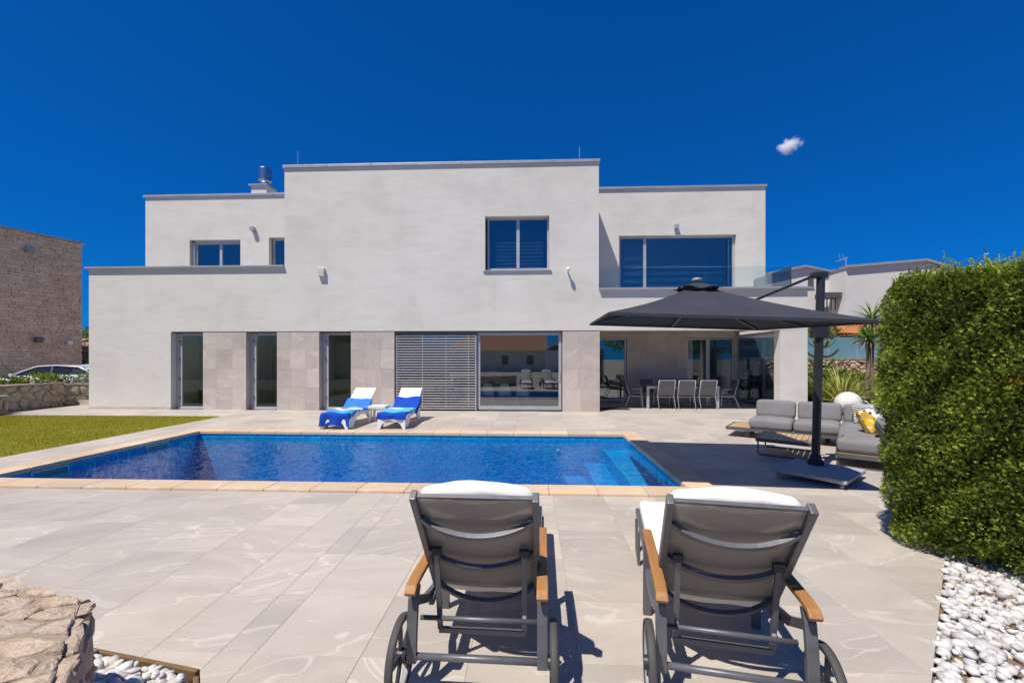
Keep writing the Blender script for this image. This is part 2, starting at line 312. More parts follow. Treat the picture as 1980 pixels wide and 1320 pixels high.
class MB:
    def __init__(s): s.v = []; s.f = []
    def add(s, vs, fs):
        n = len(s.v); s.v += [tuple(v) for v in vs]; s.f += [tuple(i + n for i in f) for f in fs]; return s
    def box(s, x0, x1, y0, y1, z0, z1):
        return s.add([(x, y, z) for z in (z0, z1) for y in (y0, y1) for x in (x0, x1)], [(0, 2, 3, 1), (4, 5, 7, 6), (0, 1, 5, 4), (2, 6, 7, 3), (0, 4, 6, 2), (1, 3, 7, 5)])
    def obox(s, c, size, rot):
        m = rot if isinstance(rot, Matrix) else Matrix.Rotation(rot, 3, 'Z'); h = [d / 2 for d in size]; n = len(s.v)
        MB.box(s, -h[0], h[0], -h[1], h[1], -h[2], h[2])
        for i in range(n, len(s.v)): s.v[i] = tuple(Vector(c) + m @ Vector(s.v[i]))
        return s
    def bar(s, p, q, w, h, up=(0, 0, 1)):
        p, q = Vector(p), Vector(q); d = (q - p).normalized(); up = Vector(up); a = d.cross(up)
        if a.length < 1e-4: a = d.cross(Vector((0, 1, 0)))
        a.normalize(); b = a.cross(d); a *= w / 2; b *= h / 2
        return s.add([p - a - b, p + a - b, p + a + b, p - a + b, q - a - b, q + a - b, q + a + b, q - a + b], [(3, 2, 1, 0), (4, 5, 6, 7), (0, 1, 5, 4), (1, 2, 6, 5), (2, 3, 7, 6), (3, 0, 4, 7)])
    def sweep(s, pts, w, h, up=(0, 0, 1)):                        # flat bar along a polyline
        pts = [Vector(p) for p in pts]; up = Vector(up); rings = []
        for i, p in enumerate(pts):
            d = (pts[min(i + 1, len(pts) - 1)] - pts[max(i - 1, 0)]).normalized(); a = d.cross(up)
            if a.length < 1e-4: a = Vector((1, 0, 0))
            a.normalize(); b = a.cross(d).normalized(); rings.append([p + sx * a * w / 2 + sy * b * h / 2 for sx, sy in ((-1, -1), (1, -1), (1, 1), (-1, 1))])
        n = len(rings); fs = [(3, 2, 1, 0), tuple(4 * (n - 1) + k for k in range(4))]
        for i in range(n - 1):
            for k in range(4): fs.append((4 * i + k, 4 * i + (k + 1) % 4, 4 * i + 4 + (k + 1) % 4, 4 * i + 4 + k))
        return s.add([v for r in rings for v in r], fs)
    def tube(s, pts, r, n=8, closed=False):
        pts = [Vector(p) for p in pts]; m = len(pts); rr = r if isinstance(r, (list, tuple)) else [r] * m; ref = None; vs = []; fs = []
        for i, p in enumerate(pts):
            d = (pts[(i + 1) % m] - pts[i - 1]) if closed else (pts[min(i + 1, m - 1)] - pts[max(i - 1, 0)])
            d.normalize()
            if ref is None: ref = Vector((0, 0, 1)) if abs(d.z) < .9 else Vector((1, 0, 0))
            a = d.cross(ref).normalized(); b = d.cross(a).normalized(); ref = a.cross(d) if False else ref
            for k in range(n): t = 2 * math.pi * k / n; vs.append(p + rr[i] * (math.cos(t) * a + math.sin(t) * b))
        for i in range(m if closed else m - 1):
            j = (i + 1) % m
            for k in range(n): fs.append((i * n + k, i * n + (k + 1) % n, j * n + (k + 1) % n, j * n + k))
        if not closed: fs += [tuple(range(n - 1, -1, -1)), tuple((m - 1) * n + k for k in range(n))]
        return s.add(vs, fs)
    def lathe(s, prof, n=16, c=(0, 0, 0), axis='z'):
        vs = []; fs = []; m = len(prof)
        for (r, z) in prof:
            for k in range(n):
                t = 2 * math.pi * k / n; x, y = r * math.cos(t), r * math.sin(t)
                p = (x, y, z) if axis == 'z' else ((z, x, y) if axis == 'x' else (x, z, y)); vs.append((p[0] + c[0], p[1] + c[1], p[2] + c[2]))
        for i in range(m - 1):
            for k in range(n): fs.append((i * n + k, i * n + (k + 1) % n, (i + 1) * n + (k + 1) % n, (i + 1) * n + k))
        fs += [tuple(range(n - 1, -1, -1)), tuple((m - 1) * n + k for k in range(n))]
        return s.add(vs, fs)
    def prism(s, poly, z0, z1):
        n = len(poly); return s.add([(x, y, z0) for x, y in poly] + [(x, y, z1) for x, y in poly], [tuple(range(n - 1, -1, -1)), tuple(range(n, 2 * n))] + [(i, (i + 1) % n, n + (i + 1) % n, n + i) for i in range(n)])
    def build(s, name, mat, parent=None, smooth=False, kind=None, bevel=0.):
        me = bpy.data.meshes.new(name); me.from_pydata(s.v, [], s.f)
        if smooth or bevel:
            bm = bmesh.new(); bm.from_mesh(me)
            if bevel:
                bmesh.ops.bevel(bm, geom=[e for e in bm.edges if len(e.link_faces) == 2 and e.calc_face_angle(0) > .6], offset=bevel, segments=2, affect='EDGES', profile=.6)
            bmesh.ops.recalc_face_normals(bm, faces=bm.faces)
            for f in bm.faces: f.smooth = smooth
            bm.to_mesh(me); bm.free()
            if smooth:
                for p in me.polygons: p.use_smooth = True
        me.update(); return new_obj(name, me, mat, parent, kind)
def soft_box(sx, sy, sz, r, n=7, puff=0., wr=0., seed=0):
    """cushion-like rounded box centred at the origin, returns (verts, quads)"""
    hx, hy, hz = sx / 2, sy / 2, sz / 2; r = min(r, hx, hy, hz); rg = np.random.default_rng(seed); ph = rg.uniform(0, 6, 6); key = {}; vs = []; fs = []
    def line(h): return [-h, -h + r * .3, -h + r] + [(-1 + 2 * (i + 1) / (n)) * (h - r) for i in range(n - 1)] + [h - r, h - r * .3, h]
    L = (line(hx), line(hy), line(hz)) if True else None
    def vid(p):
        k = tuple(round(c, 5) for c in p)
        if k in key: return key[k]
        p = np.array(p); q = np.clip(p, [-hx + r, -hy + r, -hz + r], [hx - r, hy - r, hz - r]); d = p - q; l = np.linalg.norm(d)
        w = q + (d / l * r if l > 1e-9 else 0)
        X, Y, Z = w[0] / hx, w[1] / hy, w[2] / hz
        b = (1 - X ** 4) * (1 - Y ** 4) * puff; w[2] += math.copysign(b, Z) * abs(Z); b2 = (1 - Z ** 2) * puff * .35; w[0] += X * b2; w[1] += Y * b2
        if wr: w[2] += wr * (math.sin(7 * X + ph[0] + 3 * Y) + .6 * math.sin(13 * Y + ph[1] - 4 * X)) * Z
        key[k] = len(vs); vs.append(tuple(w)); return key[k]
    for ax in range(3):
        a, b = (ax + 1) % 3, (ax + 2) % 3
        for sg in (-1, 1):
            h = (hx, hy, hz)[ax] * sg
            for i in range(len(L[a]) - 1):
                for j in range(len(L[b]) - 1):
                    q = []
                    for (ii, jj) in ((i, j), (i + 1, j), (i + 1, j + 1), (i, j + 1)):
                        p = [0, 0, 0]; p[ax] = h; p[a] = L[a][ii]; p[b] = L[b][jj]; q.append(vid(p))
                    fs.append(tuple(q if sg > 0 else q[::-1]))
    return vs, fs
def cushion(name, mat, parent, size, r, loc, rot=(0, 0, 0), puff=.02, wr=.002, seed=0, n=7):
    vs, fs = soft_box(*size, r, n, puff, wr, seed); me = bpy.data.meshes.new(name); me.from_pydata(vs, [], fs)
    for p in me.polygons: p.use_smooth = True
    o = new_obj(name, me, mat, parent); o.location = loc; o.rotation_euler = rot; return o
def wall_mesh(mb, x0, x1, z0, z1, y0, y1, holes):
    """wall slab along X with rectangular openings (hx0,hx1,hz0,hz1): clean faces, real reveals"""
    xs = sorted({x0, x1} | {h[0] for h in holes} | {h[1] for h in holes}); zs = sorted({z0, z1} | {h[2] for h in holes} | {h[3] for h in holes})
    xs = [x for x in xs if x0 <= x <= x1]; zs = [z for z in zs if z0 <= z <= z1]
    def solid(i, j):
        if i < 0 or j < 0 or i >= len(xs) - 1 or j >= len(zs) - 1: return False
        cx, cz = (xs[i] + xs[i + 1]) / 2, (zs[j] + zs[j + 1]) / 2
        return not any(h[0] < cx < h[1] and h[2] < cz < h[3] for h in holes)
    for i in range(len(xs) - 1):
        for j in range(len(zs) - 1):
            if not solid(i, j): continue
            a, b, c, d = xs[i], xs[i + 1], zs[j], zs[j + 1]
            mb.add([(a, y0, c), (b, y0, c), (b, y0, d), (a, y0, d)], [(0, 1, 2, 3)]); mb.add([(a, y1, c), (b, y1, c), (b, y1, d), (a, y1, d)], [(3, 2, 1, 0)])
            if not solid(i - 1, j): mb.add([(a, y0, c), (a, y0, d), (a, y1, d), (a, y1, c)], [(0, 1, 2, 3)])
            if not solid(i + 1, j): mb.add([(b, y0, c), (b, y0, d), (b, y1, d), (b, y1, c)], [(3, 2, 1, 0)])
            if not solid(i, j - 1): mb.add([(a, y0, c), (b, y0, c), (b, y1, c), (a, y1, c)], [(3, 2, 1, 0)])
            if not solid(i, j + 1): mb.add([(a, y0, d), (b, y0, d), (b, y1, d), (a, y1, d)], [(0, 1, 2, 3)])
    return mb
def clip(poly, p, n):                                              # keep the side where (x-p).n >= 0
    out = []
    for i in range(len(poly)):
        a, b = poly[i], poly[(i + 1) % len(poly)]; da = (a[0] - p[0]) * n[0] + (a[1] - p[1]) * n[1]; db = (b[0] - p[0]) * n[0] + (b[1] - p[1]) * n[1]
        if da >= 0: out.append(a)
        if (da >= 0) != (db >= 0): t = da / (da - db); out.append((a[0] + t * (b[0] - a[0]), a[1] + t * (b[1] - a[1])))
    return out
def clip_convex(poly, reg):
    for i in range(len(reg)):
        a, b = reg[i], reg[(i + 1) % len(reg)]; poly = clip(poly, a, (-(b[1] - a[1]), b[0] - a[0]))
        if len(poly) < 3: return []
    return poly
def area(poly): return .5 * sum(poly[i][0] * poly[(i + 1) % len(poly)][1] - poly[(i + 1) % len(poly)][0] * poly[i][1] for i in range(len(poly)))
def inset(poly, d):
    n = len(poly); p = poly
    for i in range(n):
        a, b = poly[i], poly[(i + 1) % n]; l = math.hypot(b[0] - a[0], b[1] - a[1]) or 1; nx, ny = -(b[1] - a[1]) / l, (b[0] - a[0]) / l
        p = clip(p, (a[0] + nx * d, a[1] + ny * d), (nx, ny))
        if len(p) < 3: return []
    return p
def voronoi(reg, cell, an=(1, 1), rot=0., rg=random, jit=.42):
    c, s = math.cos(rot), math.sin(rot); tr = [((x * c + y * s) / an[0], (-x * s + y * c) / an[1]) for x, y in reg]
    x0, x1 = min(p[0] for p in tr), max(p[0] for p in tr); y0, y1 = min(p[1] for p in tr), max(p[1] for p in tr); seeds = []; j = 0; y = y0 - cell
    while y < y1 + cell:
        x = x0 - cell + (j % 2) * cell / 2
        while x < x1 + cell: seeds.append((x + rg.uniform(-jit, jit) * cell, y + rg.uniform(-jit, jit) * cell)); x += cell
        y += cell * .9; j += 1
    out = []
    for a in seeds:
        p = tr
        for b in seeds:
            dx, dy = b[0] - a[0], b[1] - a[1]; dd = dx * dx + dy * dy
            if b is a or dd > 9 * cell * cell: continue
            p = clip(p, ((a[0] + b[0]) / 2, (a[1] + b[1]) / 2), (-dx, -dy))
            if len(p) < 3: break
        if len(p) >= 3 and area(p) > .05 * cell * cell: out.append([(x * an[0] * c - y * an[1] * s, x * an[0] * s + y * an[1] * c) for x, y in p])
    return out
def stone_geo(poly, gap, depth, dome, rough, rg):
    """one stone from a plan polygon: ragged outline, rounded shoulders, uneven face; local coords (x, y, outwards)"""
    p = inset(poly, gap)
    if len(p) < 3: return None
    cx = sum(a[0] for a in p) / len(p); cy = sum(a[1] for a in p) / len(p); size = math.sqrt(abs(area(p)))
    q = []
    for i in range(len(p)):
        a, b = p[i], p[(i + 1) % len(p)]; l = math.hypot(b[0] - a[0], b[1] - a[1]); k = max(1, min(4, int(l / (size * .3))))
        for t in range(k):
            f = (t + .12 * rg.random()) / k; j = size * .06
            q.append((a[0] + f * (b[0] - a[0]) + rg.uniform(-j, j), a[1] + f * (b[1] - a[1]) + rg.uniform(-j, j)))
    q = [((x - cx) * (.93 if i % 3 == 0 else 1) + cx, (y - cy) * (.95 if i % 4 == 0 else 1) + cy) for i, (x, y) in enumerate(q)]
    n = len(q); vs = []; lift = rg.uniform(-.3, .3) * dome; tx, ty = rg.uniform(-.12, .12), rg.uniform(-.12, .12)
    for (sc, z) in ((1, -depth), (1, dome * .35), (.88, dome * .85), (.45, dome)):
        for (x, y) in q: vs.append((cx + (x - cx) * sc, cy + (y - cy) * sc, (z + lift + tx * (x - cx) + ty * (y - cy) + rg.uniform(-rough, rough)) if z > 0 else z))
    vs.append((cx, cy, dome + lift + rg.uniform(-rough, rough))); fs = []
    for r_ in range(3):
        for i in range(n): j = (i + 1) % n; fs.append((r_ * n + i, r_ * n + j, (r_ + 1) * n + j, (r_ + 1) * n + i))
    for i in range(n): fs.append((3 * n + i, 3 * n + (i + 1) % n, 4 * n))
    return vs, fs
def stones_on(parent, org, ex, ey, reg, cell, mat, gap=.012, depth=.05, dome=.02, rough=.004, an=(1, 1), rot=0., seed=1, joined=None, jit=.42):
    """stones laid on a face of a wall: each one an object of its own (or joined when tiny)"""
    rg = random.Random(seed); org, ex, ey = Vector(org), Vector(ex).normalized(), Vector(ey).normalized(); ez = ex.cross(ey); mm = MB()
    for poly in voronoi(reg, cell, an, rot, rg, jit):
        g = stone_geo(poly, gap, depth, dome, rough, rg)
        if g is None: continue
        w = [org + ex * a + ey * b + ez * c for a, b, c in g[0]]
        if joined: mm.add(w, g[1])
        else:
            s = MB().add(w, g[1]).build('stone', mat, parent); 
            for p in s.data.polygons: p.use_smooth = mat != 'rock'
    if joined: mm.build(joined, mat, parent, kind='stuff')
def leaf_quads(P, D, U, L, Wd, rg, bend=.25):
    """leaf shapes from base points P along D with side U, length L, width Wd: two quads each (kinked)"""
    n = len(P); L = L[:, None]; Wd = Wd[:, None]; Nn = np.cross(D, U); mid = P + D * L * .5 + Nn * L * .06; tip = P + D * L - Nn * L * bend * .5
    V = np.stack([P - U * Wd * .2, P + U * Wd * .2, mid + U * Wd * .5, mid - U * Wd * .5, tip + U * Wd * .1, tip - U * Wd * .1], 1).reshape(-1, 3)
    b = np.arange(n)[:, None] * 6; F = np.concatenate([b + np.array([0, 1, 2, 3]), b + np.array([3, 2, 4, 5])], 0); return V, F
def unit(a): return a / np.maximum(np.linalg.norm(a, axis=1, keepdims=True), 1e-9)
def leaf_cloud(name, mat, centers, radii, n, L, W, parent=None, kind=None, up=.3, seed=1, shell=.55):
    rg = np.random.default_rng(seed); centers = np.array(centers, float); radii = np.array(radii, float); wgt = radii.prod(1) ** .67; k = rg.choice(len(centers), n, p=wgt / wgt.sum())
    d = unit(rg.normal(size=(n, 3))); rad = rg.uniform(shell, 1, n)[:, None] ** .6 * rg.uniform(.85, 1.15, n)[:, None]; P = centers[k] + d * radii[k] * rad
    D = unit(d + rg.normal(size=(n, 3)) * .7 + np.array([0, 0, up])); U = unit(np.cross(D, rg.normal(size=(n, 3)))); V, F = leaf_quads(P, D, U, rg.uniform(.6, 1.3, n) * L, rg.uniform(.7, 1.2, n) * W, rg)
    return new_obj(name, npmesh(name, V, F, np.repeat(rg.random(n), 6)), mat, parent, kind)
def blades(name, mat, base, n, L, W, spread, parent=None, seed=1, droop=.6, rise=(.15, 1.), r0=.05, segs=5, kind=None, lean=None):
    """strap leaves arching out of one crown"""
    rg = np.random.default_rng(seed); V = []; F = []; rn = []
    for i in range(n):
        az = rg.uniform(0, 2 * math.pi); el = math.asin(rg.uniform(*rise)); l = L * rg.uniform(.65, 1.1); w = W * rg.uniform(.7, 1.2); p = np.array(base) + np.array([math.cos(az), math.sin(az), 0]) * rg.uniform(0, r0); side = np.array([-math.sin(az), math.cos(az), 0]); b0 = len(V); rr = rg.random(); tw = rg.uniform(-.5, .5)
        for s in range(segs + 1):
            t = s / segs; ww = w * (1 - t ** 2.2) * (.55 + .45 * min(1, t * 4)) / 2; sd = side * math.cos(tw * t) + np.array([0, 0, math.sin(tw * t)])
            V += [p - sd * ww, p + sd * ww]; rn += [rr, rr]
            d = np.array([math.cos(az) * math.cos(el) * spread, math.sin(az) * math.cos(el) * spread, math.sin(el)]); d /= np.linalg.norm(d); p = p + d * l / segs; el -= droop * (1 / segs) * (1 + t)
            if s < segs: F.append((b0 + 2 * s, b0 + 2 * s + 1, b0 + 2 * s + 3, b0 + 2 * s + 2))
    return new_obj(name, npmesh(name, V, F, rn), mat, parent, kind)

# ------------------------------------------------------------ setting: ground, terrain, paving, lawn, pool
PX0, PX1, PY0, PY1 = -7.45, 2.0, 5.45, 9.24                     # pool, inner edge
CW = .33                                                          # coping width
Y0, Y1, ROOF = 13.4, 15.6, 7.9                                    # facade planes, roof height
g = MB(); E_ = 3000
hx0, hx1, hy0, hy1 = PX0 - .2, PX1 + .2, PY0 - .2, PY1 + .2
for (a, b, c, d) in ((-E_, E_, -E_, hy0), (-E_, E_, hy1, E_), (-E_, hx0, hy0, hy1), (hx1, E_, hy0, hy1)):
    g.add([(a, c, -.06), (b, c, -.06), (b, d, -.06), (a, d, -.06)], [(0, 1, 2, 3)])
g.build('ground', 'asphalt', kind='structure')
tr = MB(); tr.box(9.2, 90, 20.35, 120, -.3, 1.62); tr.build('terrain', 'soil', kind='structure')

# paving: individual slabs on one grid, cut where the pool, lawn and beds cut them
GX, GY, TS = -2.136, 2.898, .6
DA, DB_ = (2.03, 2.24), (3.22, 3.45)                              # straight cut edge along the pebble bed
ddx, ddy = DB_[0] - DA[0], DB_[1] - DA[1]
def dpt(t): return (DA[0] + ddx * t, DA[1] + ddy * t)
TA, TB, TC = (-5.2, 2.79), (-1.74, 2.16), (-.86, 1.08)            # timber edge round the stone wall's pebbles
XL, XR = -8.85, 8.3
regs = [
    [(XL, 3.455), TB, (-1.74, 5.12), (XL, 5.12)],
    [TB, TC, dpt(-.9587), dpt(2.380), (-1.74, 5.12)],
    [(PX1 + CW, 5.12), dpt(2.380), (XR, 8.6), (XR, Y0 + .02), (PX1 + CW, Y0 + .02)],
    [(-7.78, PY1 + CW), (PX1 + CW, PY1 + CW), (PX1 + CW, Y0 + .02), (-7.78, Y0 + .02)],
    [(XL, 5.12), (-7.78, 5.12), (-7.78, Y0 + .02), (XL, Y0 + .02)],
    [(-16.6, 11.85), (XL, 11.85), (XL, Y0 + .02), (-16.6, Y0 + .02)],
    [(-16.3, Y0 + .02), (-14.6, Y0 + .02), (-14.6, 15.5), (-16.3, 15.5)],
    [(2.2, Y0 + .02), (7.7, Y0 + .02), (7.7, 16.4), (2.2, 16.4)],
]
bed = MB()
for r_ in regs: bed.add([(x, y, -.004) for x, y in r_], [tuple(range(len(r_)))])
paving = bed.build('paving', 'grout', kind='structure')
def slab_mesh(poly, z0=-.02, z1=0., ch=.0012):
    i1 = inset(poly, .0009); i2 = inset(i1, ch) if i1 else []
    if len(i2) < 3 or len(i1) != len(i2): return None
    n = len(i1); vs = [(x, y, z0) for x, y in i1] + [(x, y, z1 - ch) for x, y in i1] + [(x, y, z1) for x, y in i2]
    fs = [tuple(range(2 * n, 3 * n))] + [(r_ * n + i, r_ * n + (i + 1) % n, (r_ + 1) * n + (i + 1) % n, (r_ + 1) * n + i) for r_ in range(2) for i in range(n)]
    return vs, fs
cells = []
for i in range(-26, 20):
    for j in range(-4, 25):
        x, y = GX + i * TS, GY + j * TS; sq = [(x, y), (x + TS, y), (x + TS, y + TS), (x, y + TS)]
        for r_ in regs:
            p = clip_convex(sq, r_)
            if len(p) >= 3 and area(p) > .004:
                cx, cy = sum(a[0] for a in p) / len(p), sum(a[1] for a in p) / len(p); fwd = -cx * sY + cy * cY; lat = cx * cY + cy * sY
                inview = fwd > 1.2 and abs(lat / fwd) < 1.30 and 695 + 820 * EYE / fwd < 1400
                cells.append(((area(p) / fwd ** 3) if inview else 0, p, sq))
cells.sort(key=lambda c: -c[0])
full = slab_mesh([(0, 0), (TS, 0), (TS, TS), (0, TS)]); fme = bpy.data.meshes.new('paving_slab'); fme.from_pydata(full[0], [], full[1]); fme.materials.append(M['tile'])
rest = MB(); rr = []
for k, (w, p, sq) in enumerate(cells):
    if k < 300 and w > 0:
        if abs(area(p) - TS * TS) < 1e-6: o = new_obj('paving_slab', fme, None, paving); o.location = (sq[0][0], sq[0][1], random.uniform(-.0006, .0006))
        else:
            g = slab_mesh([(a - sq[0][0], b - sq[0][1]) for a, b in p])
            if g: o = MB().add(*g).build('paving_slab', 'tile', paving); o.location = (sq[0][0], sq[0][1], 0)
    else:
        g = slab_mesh(p)
        if g: rest.add(*g); rr += [random.random()] * len(g[0])
ro = rest.build('paving_slabs_beyond', 'tile_far', paving, kind='stuff'); at = ro.data.attributes.new('rnd', 'FLOAT', 'POINT'); at.data.foreach_set('value', rr)

# lawn
LX0, LX1, LY0, LY1 = -17.5, XL, 3.455, 11.85
lawn = MB().box(LX0, LX1 - .004, LY0, LY1 - .004, -.05, -.004).build('lawn', 'turf_base', kind='structure')
nb = 170000; P = np.stack([rng.uniform(LX0 + .5, LX1 - .01, nb), rng.uniform(LY0 + 2.0, LY1 - .01, nb), np.full(nb, -.006)], 1)
D = unit(np.stack([rng.normal(0, .45, nb), rng.normal(0, .45, nb), np.full(nb, 1.)], 1)); U = unit(np.cross(D, rng.normal(size=(nb, 3)))); L = rng.uniform(.022, .042, nb)[:, None]
V = np.stack([P - U * .0028, P + U * .0028, P + D * L], 1).reshape(-1, 3); F = np.arange(nb * 3).reshape(-1, 3)
tag(new_obj('grass', npmesh('grass', V, F, np.repeat(rng.random(nb), 3)), 'grass', None, 'stuff'), 'short yellowish green turf blades of the lawn beside the pool', 'grass')

# pool
WZ, PD = -.11, -1.45
pool = thing('swimming_pool', 'rectangular blue mosaic swimming pool with sandy stone coping and steps at one end', 'pool', ((PX0 + PX1) / 2, (PY0 + PY1) / 2, PD), 0, None, True)
b = MB(); t = .12
b.add([(PX0, PY0, PD), (PX1, PY0, PD), (PX1, PY1, PD), (PX0, PY1, PD)], [(0, 1, 2, 3)])
b.add([(PX0, PY0, PD), (PX0, PY1, PD), (PX0, PY1, 0), (PX0, PY0, 0)], [(3, 2, 1, 0)]); b.add([(PX1, PY0, PD), (PX1, PY1, PD), (PX1, PY1, 0), (PX1, PY0, 0)], [(0, 1, 2, 3)])
b.add([(PX0, PY0, PD), (PX1, PY0, PD), (PX1, PY0, 0), (PX0, PY0, 0)], [(0, 1, 2, 3)]); b.add([(PX0, PY1, PD), (PX1, PY1, PD), (PX1, PY1, 0), (PX0, PY1, 0)], [(3, 2, 1, 0)])
b.build('basin', 'mosaic', pool)
sw = .42
for k in range(3):
    x1 = PX1 - k * sw; MB().box(x1 - sw, x1 - .002 * 0, PY0 + .005, PY1 - .005 - .0, PD + .002, -.32 - .28 * k).build('step', 'mosaic', pool, bevel=.012)
# coping stones
zt = .032; ch_ = .012
def cope(x0, x1, y0, y1):
    o = MB().box(0, x1 - x0 - .003, 0, y1 - y0 - .003, -.035, zt).build('coping_stone', 'coping', pool, bevel=ch_); o.matrix_parent_inverse = Matrix.Translation(-Vector(pool.location)); o.location = (x0 + .0015, y0 + .0015, 0)
n = 16; st = (PX1 - PX0) / n
for k in range(n):
    a = PX0 + k * st; cope(a, a + st, PY0 - CW, PY0 + .02); cope(a, a + st, PY1 - .02, PY1 + CW)
for (x0, x1) in ((PX0 - CW, PX0), (PX1, PX1 + CW)):
    cope(x0, x1, PY0 - CW, PY0 + .02); cope(x0, x1, PY1 - .02, PY1 + CW)
    m_ = 7; s2 = (PY1 - PY0 - .04) / m_; ins = .02 if x0 < 0 else 0
    for k in range(m_): cope(x0 + (0 if x0 < 0 else -.02), x1 + ins, PY0 + .02 + k * s2, PY0 + .02 + (k + 1) * s2)
MB().box(PX0 - .1, PX1 + .1, PY0 - .1, PY0 - .001, -.09, -.037).box(PX0 - .1, PX1 + .1, PY1 + .001, PY1 + .1, -.09, -.037).build('coping_bed', 'coping_edge', pool)
for (y, w_) in ((6.0, .52), (7.9, .5)):                                          # skimmer mouths in the end wall
    f = MB(); z0_, z1_ = -.20, -.045
    for q in ((y, y + w_, z0_, z0_ + .02), (y, y + w_, z1_ - .02, z1_), (y, y + .02, z0_ + .02, z1_ - .02), (y + w_ - .02, y + w_, z0_ + .02, z1_ - .02)): f.box(PX0 + .001, PX0 + .018, q[0], q[1], q[2], q[3])
    s_ = f.build('skimmer', plain('skimmer_frame', (.35, .55, .62), .4), pool); MB().box(PX0 + .002, PX0 + .008, y + .022, y + w_ - .022, z0_ + .022, z1_ - .022).build('flap', plain('skimmer_flap', (.10, .22, .24), .4), s_)
for x in (-5.6, .6): MB().lathe([(.01, 0), (.045, .0), (.045, -.02), (.035, -.03), (.01, -.032)], 18, (x, PY1 - .001, -.34), 'y').build('pool_light', plain('pool_light', (.10, .30, .48), .3), pool, smooth=True)
wm = MB().box(PX0 + .001, PX1 - .001, PY0 + .001, PY1 - .001, PD + .001, WZ); water_o = wm.build('water', 'water', None, kind='structure')

# ------------------------------------------------------------ the white house
house = thing('house', 'white flat-roofed two-storey modern villa with stone clad piers and glazing behind the pool', 'house', (-3, Y0 + 2.5, 0), 0, None, True)
XA, XM0, XM1, XB = -14.59, -7.96, 2.14, 8.5
LIN = 2.55; TH = .34
def wall(name, *boxes):
    m_ = MB()
    for b_ in boxes: m_.box(*b_)
    return m_.build(name, 'stucco', house)
# front walls
doors = [(-11.78, -10.70), (-9.25, -8.22), (-6.82, -5.78)]; BW = (-4.36, 1.01)
m_ = MB(); wall_mesh(m_, XA, XM0, 0, 4.62, Y0, Y0 + TH, [(-11.78, XM0 + 1, -1, LIN)]); m_.build('wall', 'stucco', house)
m_ = MB(); wall_mesh(m_, XM0, XM1, LIN, ROOF - .08, Y0, Y0 + TH, [(-1.44, .59, 4.42, 6.17)]); m_.build('wall', 'stucco', house)
wall('wall', (XM1, XB, Y0 + .003, Y0 + TH, LIN, 3.80))                       # beam over the patio
wall('column', (7.68, XB, Y0 + .006, Y0 + TH - .003, -.02, LIN - .002))
m_ = MB(); wall_mesh(m_, -14.72, XM0, 4.3, ROOF - .08, Y1, Y1 + TH, [(-12.97, -10.98, 4.75, 6.18), (-9.87, -8.6, 4.75, 6.24)]); m_.build('wall', 'stucco', house)
m_ = MB(); wall_mesh(m_, XM1, 8.42, 3.7, ROOF - .08, Y1, Y1 + TH, [(3.22, 7.4, 3.98, 6.14)]); m_.build('wall', 'stucco', house)
YB = 22.
wall('wall', (XM0 + .002, XM0 + TH, Y0 + TH, YB, LIN, ROOF - .08)); wall('wall', (XM1 - TH, XM1 - .002, Y0 + TH, YB, LIN, ROOF - .08))
wall('wall', (XA + .002, XA + TH, Y0 + TH, YB, -.02, 4.62)); wall('wall', (-14.718, -14.72 + TH, Y1 + TH, YB, 4.64, ROOF - .08)); wall('wall', (8.42 - TH, 8.418, Y1 + TH, YB, 3.7, ROOF - .08))
wall('wall', (-14.7, 8.4, YB, YB + TH, -.02, ROOF - .1))
wall('wall', (XB - TH, XB - .003, Y0 + TH, Y0 + 1.0, 2.75, 3.79))
sk = [(-11.9, -11.1), (-9.4, -8.6), (-6.8, -6.0)]  # terrace floor openings for the added skylights
m_ = MB(); xs_ = [XA + .02] + [v for p in sk[:2] for v in p] + [-7.95]
for k in range(0, len(xs_), 2): m_.box(xs_[k], xs_[k + 1], Y0 + TH + .01, 15.3, 4.05, 4.3)
m_.box(XA + .02, -7.95, 15.3, YB, 4.05, 4.3).box(-11.9, -11.1, Y0 + TH + .01, 14.2, 4.05, 4.3).box(-9.4, -8.6, Y0 + TH + .01, 14.2, 4.05, 4.3); m_.build('terrace_floor', 'concrete', house)
for p in sk[:2]: MB().box(p[0] + .002, p[1] - .002, 14.202, 15.298, 4.2, 4.22).build('added_skylight', 'glass_clear', house)  # invented skylights, out of view, letting sun into the dim rooms below
MB().box(XM1 + .01, XB - .01, Y0 + TH + .004, YB - .01, 2.75, 3.68).build('terrace_floor', 'stucco', house)
MB().box(-14.4, XM0 + .0, Y1 + TH, YB, ROOF - .5, ROOF - .35).box(XM0 + TH, XM1 - TH, Y0 + TH, YB, ROOF - .5, ROOF - .35).box(XM1, 8.1, Y1 + TH, YB, ROOF - .5, ROOF - .35).build('roof', 'concrete', house)
# metal copings, in sheets with seams
def caps(x0, x1, y0, y1, z, step=1.52, h=.085):
    n_ = max(1, round(abs(x1 - x0) / step)); s_ = (x1 - x0) / n_
    for k in range(n_): MB().box(x0 + k * s_ + .004, x0 + (k + 1) * s_ - .004, y0, y1, z, z + h).build('parapet_cap', 'cap', house, bevel=.006)
    mm = MB()
    for k in range(1, n_): mm.box(x0 + k * s_ - .02, x0 + k * s_ + .02, y0 - .004, y1 + .004, z + h - .03, z + h + .012)
    if mm.v: mm.build('cap_seam', 'cap', house)
caps(XM0 - .04, XM1 + .04, Y0 - .055, Y0 + TH + .05, ROOF - .08); caps(XA - .08, XM0 - .0, Y0 - .09, Y0 + TH + .05, 4.62, 3.3, .06)
caps(-14.78, XM0 - .002, Y1 - .055, Y1 + TH + .05, ROOF - .08); caps(XM1 + .002 + .04, 8.46, Y1 - .055, Y1 + TH + .05, ROOF - .08, 1.9)
